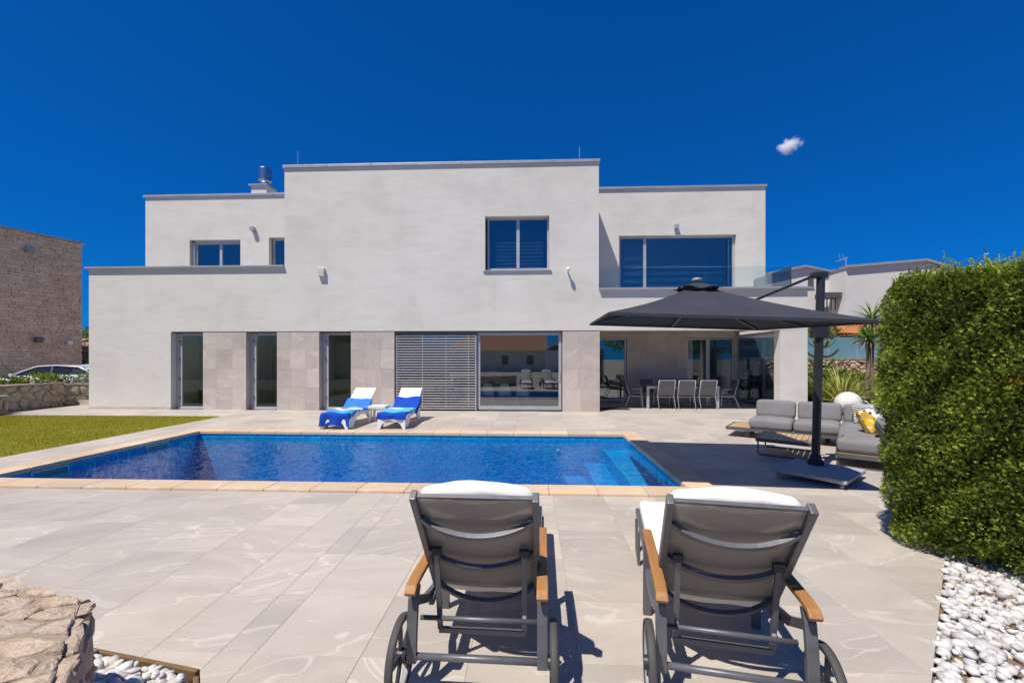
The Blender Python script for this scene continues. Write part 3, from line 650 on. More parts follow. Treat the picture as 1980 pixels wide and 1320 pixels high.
caps(XM1 + .004, XB + .06, Y0 - .10, Y0 + TH + .03, 3.80, 3.2, .07)
MB().box(XM0 - .04, XM0 + TH, Y0 + TH + .06, YB + .4, ROOF - .08, ROOF).box(XM1 - TH, XM1 + .04, Y0 + TH + .06, YB + .4, ROOF - .08, ROOF).build('parapet_cap', 'cap', house)
MB().box(8.42 - TH, 8.46, Y1 + TH + .06, YB + .4, ROOF - .08, ROOF).box(-14.76, -14.72 + TH, Y1 + TH + .06, YB + .4, ROOF - .08, ROOF).build('parapet_cap', 'cap', house)
# plinth of the left wall
MB().box(XA - .002, -11.785, Y0 - .012, Y0 - .001, 0, .09).build('plinth', 'clad', house)
# stone clad piers
for pi, (x0, x1) in enumerate(((-10.70, -9.25), (-8.22, -6.82), (-5.78, -4.36), (1.01, 2.17))):
    pier = MB().box(x0 + .012, x1 - .012, Y0 + .035, Y0 + .42, -.02, LIN - .006).build('pier', 'grout', house)
    rg = random.Random(pi + 3); zs = [0, .10 + .62 * 0 + .62, 1.34, 1.96, LIN - .012]; zs[1] = .72
    for r_ in range(4):
        w_ = x1 - x0; cuts = [0, w_ * (.30 if r_ % 2 == 0 else .33), w_ * (.68 if r_ % 2 == 0 else .70), w_] if w_ > 1.2 else [0, w_ * (.42 if r_ % 2 else .5), w_]
        for k in range(len(cuts) - 1):
            o = MB().box(0, cuts[k + 1] - cuts[k] - .003, 0, .022, 0, zs[r_ + 1] - zs[r_] - .003).build('cladding_tile', 'clad', pier); o.matrix_parent_inverse = Matrix.Identity(4); o.location = (x0 + cuts[k] + .0015, Y0 + .012, zs[r_] + .0015)
            o.location = Vector(o.location)
    for xs_ in ((x0, x0 + .011), (x1 - .011, x1)):
        for r_ in range(4):
            o = MB().box(0, .011, 0, .38, 0, zs[r_ + 1] - zs[r_] - .003).build('cladding_tile', 'clad', pier); o.location = (xs_[0], Y0 + .036, zs[r_] + .0015)
# dark box standing in for the shadow line under the lintel
MB().box(-11.78, BW[1], Y0 + .06, Y0 + .30, LIN - .05, LIN - .001).build('lintel_box', 'alu_dark', house)
def frame(mb, x0, x1, z0, z1, y0, y1, w, bot=None):
    b_ = w if bot is None else bot
    mb.box(x0, x1, y0, y1, z1 - w, z1); mb.box(x0, x1, y0, y1, z0, z0 + b_); mb.box(x0, x0 + w, y0, y1, z0 + b_, z1 - w); mb.box(x1 - w, x1, y0, y1, z0 + b_, z1 - w)
def glazed(name, x0, x1, z0, z1, y, fw=.07, gl='glass', sub=None, bot=None, mat='alu'):
    m_ = MB(); frame(m_, x0, x1, z0, z1, y, y + .07, fw, bot); f_ = m_.build(name, mat, house)
    cuts = [x0 + fw] + (sub or []) + [x1 - fw]
    for k in range(len(cuts) - 1):
        a = cuts[k] + (.035 if k else 0); b_ = cuts[k + 1] - (.035 if k < len(cuts) - 2 else 0)
        if k: MB().box(cuts[k] - .05, cuts[k] + .05, y - .012, y + .068, z0 + (bot or fw) + .001, z1 - fw - .001).build('mullion', mat, f_)
        MB().box(a + .001 + (.016 if k else 0), b_ - .001 - (.016 if k < len(cuts) - 2 else 0), y + .03, y + .042, z0 + (bot or fw) + .001, z1 - fw - .001).build('pane', gl, f_)
    return f_
for i, (x0, x1) in enumerate(doors):
    d_ = glazed('glass_door', x0 + .16, x1 - .004, .03, LIN - .055, Y0 + .20, .055, 'glass')
    MB().box(x0 + .16, x1 - .004, Y0 + .10, Y0 + .199, -.01, .04).build('threshold', 'alu', house)
    g_ = MB().box(x0 + .005, x0 + .155, Y0 + .22, Y0 + .30, 0, LIN - .055); g_.build('door_jamb', 'alu', house)
    k_ = MB()
    for z_ in (.35, .95, 1.6, 2.2): k_.box(x0 + .13, x0 + .155, Y0 + .17, Y0 + .22, z_, z_ + .07)
    k_.build('guide_bracket', 'alu_dark', house)
    for xx in (x0 + .18, x1 - .06): MB().box(xx, xx + .04, Y0 + .06, Y0 + .099, .0, .035).build('foot_stop', 'alu_dark', house)
# big window: sliding door on the right, blind on the left
glazed('sliding_door', -1.70, BW[1] - .03, .03, LIN - .055, Y0 + .16, .085, 'glass_mirror', None, .12)
MB().box(BW[1] - .10, BW[1] - .07, Y0 + .13, Y0 + .159, .95, 1.25).build('door_handle', 'alu', house)
glazed('fixed_window', BW[0] + .02, -1.72, .03, LIN - .055, Y0 + .24, .07, 'glass_mirror')
bl = MB().box(BW[0] + .03, -1.72, Y0 + .075, Y0 + .15, LIN - .12, LIN - .052).build('venetian_blind', 'alu_dark', house)
sl0 = MB().obox((0, 0, 0), (-1.74 - BW[0] - .05, .075, .004), Matrix.Rotation(R(4), 3, 'X')).obox((0, -.040, -.006), (-1.74 - BW[0] - .05, .006, .026), Matrix.Identity(3)); slm = None
for k in range(29):
    z_ = .07 + k * (LIN - .22) / 28
    if slm is None: s_ = sl0.build('slat', 'blind', bl); slm = s_.data
    else: s_ = new_obj('slat', slm, None, bl)
    s_.location = ((-1.74 + BW[0]) / 2 + .01, Y0 + .11, z_)
for xx in (BW[0] + .045, -1.745): MB().box(xx - .015, xx + .015, Y0 + .07, Y0 + .15, .0, LIN - .121).build('guide_rail', 'alu', bl)
for xx in (-3.46, -2.70, -1.98): MB().box(xx - .005, xx + .005, Y0 + .062, Y0 + .066, .05, LIN - .121).build('ladder_tape', 'blind', bl)
# upper windows
def blinds_inside(x0, x1, z0, z1, y, n_):
    mm = MB()
    for k in range(n_):
        z_ = z0 + (k + .5) * (z1 - z0) / n_; mm.box(x0, x1, y, y + .02, z_ - (z1 - z0) / n_ * .26, z_ + (z1 - z0) / n_ * .26)
    mm.build('roller_blind', plain('sheer_blind', (.45, .44, .42), .9), house)
glazed('window', -1.44 + .06, .59 - .005, 4.50, 6.165, Y0 + .18, .055, 'glass_mirror', [-.40]); MB().box(-1.50, .65, Y0 - .05, Y0 + .175, 4.421, 4.455).build('window_sill', 'cap', house, bevel=.004); MB().box(-1.438, .588, Y0 + .178, Y0 + .26, 4.456, 4.5).build('window_sill', 'alu', house)
blinds_inside(-1.1, .4, 4.55, 5.45, Y0 + .27, 8)
glazed('window', -12.97 + .12, -10.99, 4.75, 6.11, Y1 + .16, .06, 'glass_mirror', [-11.85]); MB().box(-12.965, -12.86, Y1 + .1, Y1 + .25, 4.75, 6.175).build('guide_rail', 'alu', house)
glazed('window', -9.80, -8.61, 4.75, 6.23, Y1 + .16, .06, 'glass_mirror'); MB().box(-12.965, -10.985, Y1 + .1, Y1 + .23, 6.115, 6.178).build('lintel_box', 'alu', house)
glazed('balcony_door', 3.24, 7.385, 3.98, 6.13, Y1 + .14, .06, 'glass_mirror', [4.18]); blinds_inside(3.45, 4.1, 4.1, 5.5, Y1 + .24, 5); blinds_inside(4.3, 7.3, 4.1, 5.3, Y1 + .9, 5); MB().box(7.15, 7.2, Y1 + .12, Y1 + .139, 4.2, 6.0).build('door_handle', 'steel', house)
# balcony glass
gb = MB().box(XM1 + .01, 8.02, Y0 + .05, Y0 + .07, 3.872, 4.52).build('balustrade', 'glass_rail', house); MB().box(8.02, 8.04, Y0 + .04, Y0 + .08, 3.872, 4.55).build('baluster', 'alu_dark', gb)
gb = MB().box(8.005, 8.02, Y0 + .09, Y1 + 1.4, 3.70, 4.5).build('balustrade', 'glass_rail', house)
# patio: back wall with glazed openings, ceiling, side glass
YP = 16.4
m_ = MB(); wall_mesh(m_, 1.8, 7.9, 0, 2.75, YP, YP + .25, [(2.45, 3.68, -1, 2.46), (5.93, 7.72, -1, 2.46)]); m_.build('patio_wall', 'grout', house)
zs = [0, .66, 1.28, 1.9, 2.75]
for r_ in range(4):
    x = 3.68 + (.0 if r_ % 2 else -.35)
    while x < 5.93:
        a, b_ = max(3.68, x), min(5.93, x + .75)
        if b_ - a > .04: o = MB().box(0, b_ - a - .003, 0, .02, 0, zs[r_ + 1] - zs[r_] - .003).build('cladding_tile', 'clad', house); o.matrix_parent_inverse = Matrix.Translation(-Vector(house.location)); o.location = (a + .0015, YP - .021, zs[r_] + .0015)
        x += .75
for (a, b_, z0_) in ((2.2, 2.449, 0), (2.45, 3.678, 2.462), (5.932, 7.7, 2.462)):
    o = MB().box(0, b_ - a, 0, .02, 0, 2.745 - z0_).build('cladding_tile', 'clad', house); o.matrix_parent_inverse = Matrix.Translation(-Vector(house.location)); o.location = (a, YP - .021, z0_)
MB().box(1.8, XB - .02, Y0 + TH + .003, YP + .25, 2.751, 2.9).build('patio_ceiling', 'stucco', house)
MB().box(1.80, 2.168, Y0 + .43, YP - .03, -.01, 2.745).build('patio_wall', 'clad', house)
glazed('patio_door', 2.46, 3.67, .03, 2.45, YP + .05, .06, 'glass_mirror', None, .1)
glazed('patio_door', 5.94, 6.75, .03, 2.45, YP + .05, .07, 'glass_clear', None, .12); glazed('patio_door', 6.76, 7.71, .03, 2.45, YP + .05, .05, 'glass_mirror', None, .1)
for k in range(4):
    a = Y0 + .5 + k * .62; sx = 7.80 + .02 * k
    MB().box(7.775, 7.787, a, a + .615, .06, 2.46).build('glass_partition', 'glass_clear', house)
MB().box(7.74, 7.82, Y0 + .4, YP - .03, 2.461, 2.55).build('partition_rail', 'alu', house); MB().box(7.745, 7.815, Y0 + .4, YP - .03, 0, .058).build('partition_rail', 'alu', house)
# interiors (plain rooms so that the glazing has depth)
def room(x0, x1, y0, y1, z0, z1, wm_, name='room', top=True):
    MB().box(x0, x1, y1, y1 + .1, z0, z1).box(x0 - .08, x0, y0, y1, z0, z1).box(x1, x1 + .08, y0, y1, z0, z1).build(name + '_wall', wm_, house)
    MB().box(x0, x1, y0, y1, z0 - .06, z0).build(name + '_floor', 'intfloor', house); 
    if top: MB().box(x0, x1, y0, y1, z1, z1 + .06).build(name + '_ceiling', 'intwall', house)
room(-12.6, -10.6, Y0 + .43, 15.6, .005, 4.0, 'intwall', 'room', False); room(-9.9, -8.1, Y0 + .43, 15.7, .005, 4.0, 'intwall', 'room', False); room(-7.3, -5.5, Y0 + .43, 15.9, .005, 2.7, 'intwall')
room(-4.6, 1.6, Y0 + .43, 20.5, .005, 2.7, 'intwall'); room(2.0, 7.65, YP + .26, 20.6, .005, 2.7, 'intwall')
room(-3.2, 1.4, Y0 + TH + .01, 17.5, 4.3, 7.0, 'intwall'); room(2.7, 8.0, Y1 + TH + .01, 19.5, 3.9, 7.0, 'intwall'); room(-13.8, -8.4, Y1 + TH + .01, 19, 4.4, 7.0, 'intwall')
MB().box(-9.75, -9.15, 15.58, 15.66, .005, 2.2).build('room_door', 'intgreen', house); MB().box(-8.75, -8.72, 14.6, 15.6, .005, 2.55).build('room_panel', 'intgreen', house)
MB().box(-7.25, -6.75, 15.5, 15.6, .005, 2.3).build('room_door', 'intgreen', house); fd = MB().box(-6.62, -5.75, 15.8, 15.86, .005, 2.05).build('front_door', 'intdark', house); MB().tube([(-6.1, 15.77, .55), (-6.15, 15.70, 1.0), (-6.1, 15.77, 1.5)], .025).build('pull_handle', 'steel', fd)
MB().box(-12.3, -11.3, 15.2, 15.55, .005, .5).build('room_shelf', 'intdark', house)
MB().prism([(6.05, YP + .5), (6.35, YP + .52), (6.2, YP + .6)], .1, 2.4).build('curtain', 'cream', house)
# chimney
ch = MB().box(-12.18, -11.50, 18.0, 18.62, ROOF - .4, 9.22).build('chimney', 'stucco', house); MB().box(-12.26, -11.42, 17.92, 18.70, 9.22, 9.27).build('chimney_cap', 'cap', ch)
MB().lathe([(.13, 9.27), (.14, 9.4), (.2, 9.46), (.22, 9.5), (.27, 9.52), (.27, 10.02), (.25, 10.05), (.1, 10.06)], 40, (-11.72, 18.25, 0)).build('flue', 'steel', ch)
for (x, z) in ((-7.63, 8.40), (1.56, 8.36)): MB().tube([(x, Y0 + .2, ROOF), (x, Y0 + .2, z + .05)], .009, 6).build('lightning_rod', 'cap', house)
# wall fittings
w = MB().box(-6.82, -6.61, Y0 - .11, Y0 - .001, 4.30, 4.57).build('alarm_siren', plain('cream_case', (.62, .56, .46), .5), None, bevel=.02); tag(w, 'small cream alarm box on the white wall left of the square upper window', 'alarm')
def lamp(x, y, z, lab):
    t_ = thing('wall_lamp', lab, 'lamp', (x, y, z)); MB().box(-.05, .05, -.03, -.001, -.08, .1).build('back_plate', 'cap', t_); MB().box(-.07, .07, -.17, -.031, -.05, .11).build('lamp_housing', 'cap', t_, bevel=.01)
lamp(-10.45, Y1, 6.52, 'grey box wall lamp above the small windows near the chimney'); lamp(5.25, Y1, 6.38, 'grey box wall lamp above the wide balcony window')
t_ = thing('security_camera', 'white dome security camera on a bracket right of the square window', 'camera', (1.17, Y0, 4.44)); MB().tube([(0, -.001, -.05), (0, -.16, -.02)], .028, 10).build('bracket', 'white_plastic', t_); MB().lathe([(.03, .05), (.06, .03), (.065, -.02), (.05, -.06), (.01, -.075)], 14, (0, -.20, 0)).build('camera_dome', 'white_plastic', t_, smooth=True)
m_ = MB().box(2.25, 3.25, Y0 + .5, Y0 + 1.15, .001, .014).build('doormat', 'mat'); tag(m_, 'black doormat beside the stone pier at the patio', 'mat')

# ------------------------------------------------------------ foreground loungers on wheels
def wheel(parent, x):
    w_ = MB(); R_ = .185
    n_ = 40; ring = []
    for k in range(n_):
        t_ = 2 * math.pi * k / n_; ring.append((x, R_ * .93 * math.cos(t_), .187 + R_ * .93 * math.sin(t_)))
    hub = MB().lathe([(.0, -.028), (.030, -.028), (.034, -.01), (.034, .01), (.030, .028), (.0, .028)], 16, (x, 0, .187), 'x').build('wheel', 'anthracite', parent, smooth=False)
    ty = MB(); prof = [(R_ - .022, -.016), (R_ - .004, -.018), (R_, -.008), (R_, .008), (R_ - .004, .018), (R_ - .022, .016), (R_ - .022, -.016)]
    vs, fs = [], []
    for k in range(n_):
        t_ = 2 * math.pi * k / n_
        for r_, a in prof[:-1]: vs.append((x + a, r_ * math.cos(t_), .187 + r_ * math.sin(t_)))
    for k in range(n_):
        for j in range(6): fs.append((k * 6 + j, k * 6 + (j + 1) % 6, ((k + 1) % n_) * 6 + (j + 1) % 6, ((k + 1) % n_) * 6 + j))
    MB().add(vs, fs).build('tyre', 'rubber', hub, smooth=True)
    vs2 = [(vx, vy, vz) for vx, vy, vz in vs]; rim = MB(); v3, f3 = [], []
    for k in range(n_):
        t_ = 2 * math.pi * k / n_
        for r_, a in ((R_ - .034, -.011), (R_ - .021, -.012), (R_ - .021, .012), (R_ - .034, .011)): v3.append((x + a, r_ * math.cos(t_), .187 + r_ * math.sin(t_)))
    for k in range(n_):
        for j in range(4): f3.append((k * 4 + j, k * 4 + (j + 1) % 4, ((k + 1) % n_) * 4 + (j + 1) % 4, ((k + 1) % n_) * 4 + j))
    MB().add(v3, f3).build('rim', 'plastic_grey', hub, smooth=True)
    for k in range(5):
        t_ = 2 * math.pi * k / 5 + .4; c_, s_ = math.cos(t_), math.sin(t_)
        MB().bar((x, .025 * c_, .187 + .025 * s_), (x, (R_ - .03) * c_, .187 + (R_ - .03) * s_), .028, .014, (1, 0, 0)).build('spoke', 'anthracite', hub)
BT, BB = Vector((0, -.075, 1.0)), Vector((0, .42, .30))           # backrest top and bottom
bd = (BT - BB).normalized(); bn = Vector((0, -bd.z, bd.y))        # along the back; bn points to the rear (towards -y)
if bn.y > 0: bn = -bn
def make_lounger(label, loc, rz):
    t_ = thing('wheeled_sun_lounger', label, 'sun lounger', loc, rz, 'wheeled loungers facing the pool')
    for s in (-1, 1): wheel(t_, s * .372)
    MB().tube([(-.372, 0, .187), (.372, 0, .187)], .0165, 12).build('axle', 'charcoal', t_, smooth=True)
    for s in (-1, 1):
        x = s * .318
        MB().sweep([(x, -.005, .16), (x, -.002, .24), (x, .012, .36), (x, .03, .45), (x, .06, .508)], .05, .03, (0, 1, 0)).build('rear_leg', 'charcoal', t_, bevel=.004)
        MB().sweep([(x, .02, .487), (x, .0, .515), (x, .05, .538), (x, .4, .540), (x, .72, .532)], .056, .026, (0, 0, 1)).build('armrest', 'teak', t_, bevel=.006) if False else MB().sweep([(x, -.035, .500), (x, -.005, .524), (x, .06, .534), (x, .4, .536), (x, .70, .530), (x, .76, .520)], .056, .028, (0, 0, 1)).build('armrest', 'teak', t_, bevel=.007)
        MB().bar((x, .73, .0), (x, .70, .515), .05, .03, (0, 1, 0)).build('arm_leg', 'charcoal', t_, bevel=.004)
        MB().sweep([(x, .03, .44), (x, .25, .33), (x, .45, .285), (x, .70, .285)], .028, .045, (0, 0, 1)).build('side_brace', 'charcoal', t_, bevel=.004)
        x2 = s * .302
        MB().bar((x2, .30, .285), (x2, 1.83, .285), .03, .045).build('side_rail', 'charcoal', t_, bevel=.004)
        MB().sweep([(x2 * 1.06, 1.40, .26), (x2 * 1.06, 1.40, .018), (x2 * 1.06, 1.62, .018), (x2 * 1.06, 1.66, .27)], .04, .022, (1, 0, 0)).build('loop_leg', 'charcoal', t_)
        # backrest stile
        x3 = s * .288; MB().bar(BB + Vector((x3, 0, 0)), BT + Vector((x3, 0, 0)), .032, .055, bn).build('back_stile', 'charcoal', t_, bevel=.006)
        # adjuster strut
        x4 = s * .225; p0 = BB + bd * .46 + bn * .045 + Vector((x4, 0, 0)); MB().bar(p0, (x4, .20, .20), .026, .014, (0, 1, 0)).build('strut', 'charcoal', t_); MB().obox(tuple(p0), (.05, .03, .04), 0).build('strut_bracket', 'anthracite', t_, bevel=.004); MB().obox((x4, .185, .30), (.02, .02, .10), Matrix.Rotation(R(-20), 3, 'X')).build('latch', 'plastic_grey', t_, bevel=.003)
    MB().bar((-.300, 1.82, .285), (.300, 1.82, .285), .03, .045, (0, 1, 0)).build('end_rail', 'charcoal', t_); MB().bar((-.300, .9, .27), (.300, .9, .27), .03, .02, (0, 1, 0)).build('cross_rail', 'charcoal', t_)
    MB().tube([(-.318, .15, .285), (.318, .15, .285)], .0125, 10).build('adjuster_rod', 'charcoal', t_, smooth=True); MB().bar((-.232, .20, .195), (.232, .20, .195), .022, .028).build('foot_bar', 'charcoal', t_, bevel=.003)
    for (f_, sag) in ((.80, .085), (.48, .085), (.10, .10)):            # bowed cross bars
        L_ = (BT - BB).length; pts = []
        for k in range(13):
            u = -1 + 2 * k / 12; p = BB + bd * (L_ * f_) + bn * (.012 + sag * (1 - u * u) ** .8 * .75) - bd * (.045 * (1 - u * u)) + Vector((u * .272, 0, 0)); pts.append(p)
        MB().sweep(pts, .03, .026, bn).build('back_bar', 'charcoal', t_, bevel=.004)
    MB().bar(BT - bd * .012 - Vector((.27, 0, 0)), BT - bd * .012 + Vector((.27, 0, 0)), .014, .02, bn).build('top_bar', 'charcoal', t_)
    vs, fs = [], []; nu, nv = 12, 14; L_ = (BT - BB).length
    for j in range(nv + 1):
        for i in range(nu + 1):
            u = -1 + 2 * i / nu; f_ = .06 + .92 * j / nv; p = BB + bd * (L_ * f_) + bn * (.018 * (1 - u * u)) + Vector((u * .272, 0, 0)); vs.append(p)
    for j in range(nv):
        for i in range(nu): a = j * (nu + 1) + i; fs.append((a, a + 1, a + nu + 2, a + nu + 1))
    MB().add(vs, fs).build('back_sling', 'sling', t_, smooth=True)
    MB().box(-.286, .286, .44, 1.80, .292, .297).build('seat_sling', 'sling', t_)
    return t_
def make_pad(label, loc, rz, seed):
    t_ = thing('lounger_cushion', label, 'cushion', loc, rz, 'cream lounger cushions')
    ang = math.atan2(bd.z, bd.y)                                     # slope of the back in the y-z plane
    ctr = BB + bd * .365 - bn * .055; o = cushion('back_pad', 'cream', t_, (.555, .88, .09), .04, ctr, (ang, 0, 0), .014, .004, seed)
    for v in o.data.vertices:                                       # the top end is sewn as a shallow arch
        if v.co.y > .15: v.co.y += .06 * (1 - (v.co.x / .29) ** 2) * ((v.co.y - .15) / .29)
    cushion('seat_pad', 'cream', t_, (.57, 1.36, .09), .035, (0, 1.13, .345), (0, 0, 0), .012, .003, seed + 1)
    return t_
p1 = cam2world(-.172, 2.05); p2 = cam2world(1.02, 1.945)
for (p, rz, lab, lc, sd) in ((p1, R(-1.6), 'charcoal wheeled sun lounger seen from behind, standing farther from the hedge', 'cream cushion on the lounger standing farther from the hedge', 3), (p2, R(-10), 'charcoal wheeled sun lounger seen from behind, standing nearer the hedge', 'cream cushion on the lounger standing nearer the hedge', 9)):
    make_lounger(lab, (p[0], p[1], .002), rz); make_pad(lc, (p[0], p[1], .002), rz, sd)

# ------------------------------------------------------------ white resin loungers with towels, side table
def lounge_height(y):                                             # y from the foot (0) to the head (1.85)
    if y < 1.15: return .33 + .02 * math.sin(y * 2.4)
    return .35 + (y - 1.15) * .70
def resin_lounger(label, loc, rz):
    t_ = thing('resin_sun_lounger', label, 'sun lounger', loc, rz, 'white resin loungers by the house')
    for s in (-1, 1):
        x = s * .31; top = [(y, lounge_height(min(y, 1.15)) - .005) for y in np.linspace(0, 1.45, 12)]
        bot = [(1.45, .03), (1.40, .0), (1.30, .0), (1.24, .12), (1.1, .225), (.8, .265), (.5, .225), (.34, .1), (.28, .0), (.12, .0), (.0, .05)]
        poly = top + bot; n_ = len(poly); vs = [(x - .02, a, b_) for a, b_ in poly] + [(x + .02, a, b_) for a, b_ in poly]
        fs = [tuple(range(n_)), tuple(range(2 * n_ - 1, n_ - 1, -1))] + [(i, n_ + i, n_ + (i + 1) % n_, (i + 1) % n_) for i in range(n_)]
        MB().add(vs, fs).build('side_frame', 'white_plastic', t_)
        MB().bar((x * .9, 1.28, .3), (x * .9, 1.62, .0), .05, .035, (1, 0, 0)).build('rear_leg', 'white_plastic', t_)
    arch = [(-.33, .33)] + [(.33, .33), (.33, .0), (.27, .0)] + [(.24 * math.cos(a), .05 + .15 * math.sin(a)) for a in np.linspace(.15, math.pi - .15, 9)] + [(-.27, .0), (-.33, .0)]
    arch = [(a, b_) for a, b_ in arch]; n_ = len(arch); MB().add([(a, -.015, b_) for a, b_ in arch] + [(a, .02, b_) for a, b_ in arch], [tuple(range(n_)), tuple(range(2 * n_ - 1, n_ - 1, -1))] + [(i, n_ + i, n_ + (i + 1) % n_, (i + 1) % n_) for i in range(n_)]).build('foot_arch', 'white_plastic', t_)
    pts = [(0, y, lounge_height(y)) for y in np.linspace(0, 1.15, 7)]; MB().sweep(pts, .60, .03).build('seat', 'white_plastic', t_)
    p0, p1_ = (0, 1.16, lounge_height(1.15)), (0, 1.86, lounge_height(1.86))
    MB().bar(p0, p1_, .58, .022).build('backrest', 'white_plastic', t_, bevel=.008)
    return t_
def towel(label, loc, rz, mat, seed, y_top, cover):
    rg = np.random.default_rng(seed); nu, nv = 26, 44; V = []; al = []; F = []
    for j in range(nv + 1):
        f_ = j / nv; sY_ = -cover + f_ * (y_top + cover); drop = max(0, -sY_)
        for i in range(nu + 1):
            u = -1 + 2 * i / nu; wv = .40 + .03 * math.sin(5 * f_ + seed); x = u * wv; y = max(sY_, -.03) if sY_ < 0 else sY_; z = lounge_height(max(y, 0)) + .052 - (drop if sY_ < 0 else 0)
            ex = max(0, abs(x) - .335); 
            if ex > 0: x = math.copysign(.345 + .02 * math.sin(9 * f_ + seed) * ex / .1, x); z -= ex * 1.6
            z += .013 * math.sin(8 * f_ + 3 * u + seed) * (1 - abs(u)) + .010 * math.sin(21 * f_ - 5 * u + seed * 2) + .003 * rg.normal()
            if sY_ < 0: y -= .02 * math.sin(7 * u + seed) * drop / .2
            z = max(z, .012); V.append((x + .01 * math.sin(9 * f_), y, z)); al.append(f_)
    for j in range(nv):
        for i in range(nu): a = j * (nu + 1) + i; F.append((a, a + 1, a + nu + 2, a + nu + 1))
    o = new_obj('beach_towel', npmesh('beach_towel', V, F, al, True, 'along'), mat); o.location = loc; o.rotation_euler = (0, 0, rz); tag(o, label, 'towel', 'beach towels'); return o
RA, RB = (-4.60, 9.76, .002), (-3.27, 9.84, .002)
resin_lounger('white resin sun lounger beside the narrow glass door, under the paler blue towel', RA, R(-1)); resin_lounger('white resin sun lounger in front of the slatted blind', RB, R(1))
towel('blue and white beach towel hanging to the ground over the lounger by the narrow door', RA, R(-1), 'towel1', 1, 1.42, .30); towel('dark blue and turquoise beach towel on the lounger before the slatted blind', RB, R(1), 'towel2', 4, 1.48, .15)
t_ = thing('side_table', 'small white plastic side table between the two white loungers', 'table', (-3.98, 11.0, .002)); MB().box(-.23, .23, -.2, .2, .36, .43).build('tabletop', 'white_plastic', t_, bevel=.012)
for sx in (-1, 1):
    for sy in (-1, 1): MB().bar((sx * .17, sy * .15, .36), (sx * .21, sy * .18, 0), .05, .04).build('leg', 'white_plastic', t_)

# ------------------------------------------------------------ cantilever parasol
um = thing('cantilever_parasol', 'dark grey square cantilever parasol on a tall pole with a terrazzo base slab', 'parasol', (4.12, 6.33, 0), 0, None, True)
cn = [Vector((.88, 4.81, 2.17)), Vector((3.70, 4.63, 2.05)), Vector((3.88, 7.45, 2.17)), Vector((1.06, 7.63, 2.28))]
ctr = sum(cn, Vector()) / 4; apex = Vector((ctr.x - .02, ctr.y, 2.70)); ntilt = (cn[1] - cn[0]).cross(cn[3] - cn[0]).normalized()
vs, fs = [], []; NS, NR = 12, 12                                   # canopy: four gores, edges sag between the ribs
rim = []
for k in range(4):
    a, b_ = cn[k], cn[(k + 1) % 4]
    for i in range(NS): rim.append((a.lerp(b_, i / NS), abs(math.sin(math.pi * 2 * i / NS)) if True else 0))
for j in range(NR + 1):
    f_ = .13 + .87 * j / NR
    for (p, sg) in rim: q = apex.lerp(p, f_); q = q + Vector((0, 0, -.075 * math.sin(math.pi * f_) * (.6 + .4 * sg) + .0)) ; vs.append(q)
n_ = len(rim)
for j in range(NR):
    for i in range(n_): fs.append((j * n_ + i, j * n_ + (i + 1) % n_, (j + 1) * n_ + (i + 1) % n_, (j + 1) * n_ + i))
cp = MB().add(vs, fs).build('canopy', 'canopy', um, smooth=False)
vv = [];
vs2, fs2 = [], []
for (p, sg) in rim: q = apex.lerp(p, 1.0); q2 = q + Vector((0, 0, -.035)); vs2 += [q + (q - ctr).normalized() * .001, q2]
for i in range(n_): a, b_ = 2 * i, 2 * ((i + 1) % n_); fs2.append((a, b_, b_ + 1, a + 1))
MB().add(vs2, fs2).build('valance_hem', 'canopy', cp)
vs, fs = [], []                                                     # vent cap, raised and wavy
for j, f_ in enumerate((.0, .06, .12, .19)):
    for i in range(n_): p, sg = rim[i]; q = apex.lerp(p, f_) + Vector((0, 0, .035 + (.018 * math.sin(i * .9) if j == 3 else 0))); vs.append(q)
for j in range(3):
    for i in range(n_): fs.append((j * n_ + i, j * n_ + (i + 1) % n_, (j + 1) * n_ + (i + 1) % n_, (j + 1) * n_ + i))
MB().add(vs, fs).build('vent_cap', 'canopy', cp); MB().lathe([(.0, .02), (.07, .02), (.06, .055), (.0, .07)], 14, tuple(apex + Vector((0, 0, .03)))).build('finial', 'plastic_grey', um, smooth=True)
hub = apex - Vector((0, 0, .34))
MB().lathe([(.0, -.06), (.05, -.06), (.06, .06), (.0, .06)], 14, tuple(apex - Vector((0, 0, .09)))).build('hub', 'anthracite', um)
for k in range(8):
    p = cn[k // 2] if k % 2 == 0 else cn[k // 2].lerp(cn[(k // 2 + 1) % 4], .5)
    a = apex - Vector((0, 0, .08)); mid_ = apex.lerp(p, .5) - Vector((0, 0, .11)); e_ = p - Vector((0, 0, .02)); MB().sweep([a, mid_, e_], .022, .018).build('rib', 'anthracite', um)
    MB().bar(hub + (p - ctr) * .02, apex.lerp(p, .52) - Vector((0, 0, .115)), .014, .012).build('strut', 'plastic_grey', um)
PB, PT = Vector((4.13, 6.34, .12)), Vector((4.22, 6.36, 2.86))
MB().tube([PB, PT], .055, 8).build('pole', 'anthracite', um); MB().obox(tuple(PT + Vector((-.03, 0, .0))), (.19, .12, .09), .02).build('pole_head', 'anthracite', um, bevel=.02)
MB().bar(PT + Vector((-.08, 0, 0)), (3.05, 6.2, 2.42), .03, .035).build('stay', 'anthracite', um)
ah = PB.lerp(PT, .735); MB().sweep([ah + Vector((-.02, 0, -.16)), ah + Vector((-.14, 0, .06)), ah + Vector((-.55, 0, .20)), hub + Vector((.1, 0, .1))], .06, .06).build('arm', 'anthracite', um)
MB().bar(ah + Vector((-.05, -.03, .02)), ah + Vector((-.62, -.03, .16)), .018, .022).build('arm_link', 'anthracite', um)
MB().obox(tuple(ah + Vector((0, 0, -.02))), (.18, .16, .34), 0).build('slider', 'anthracite', um, bevel=.025)
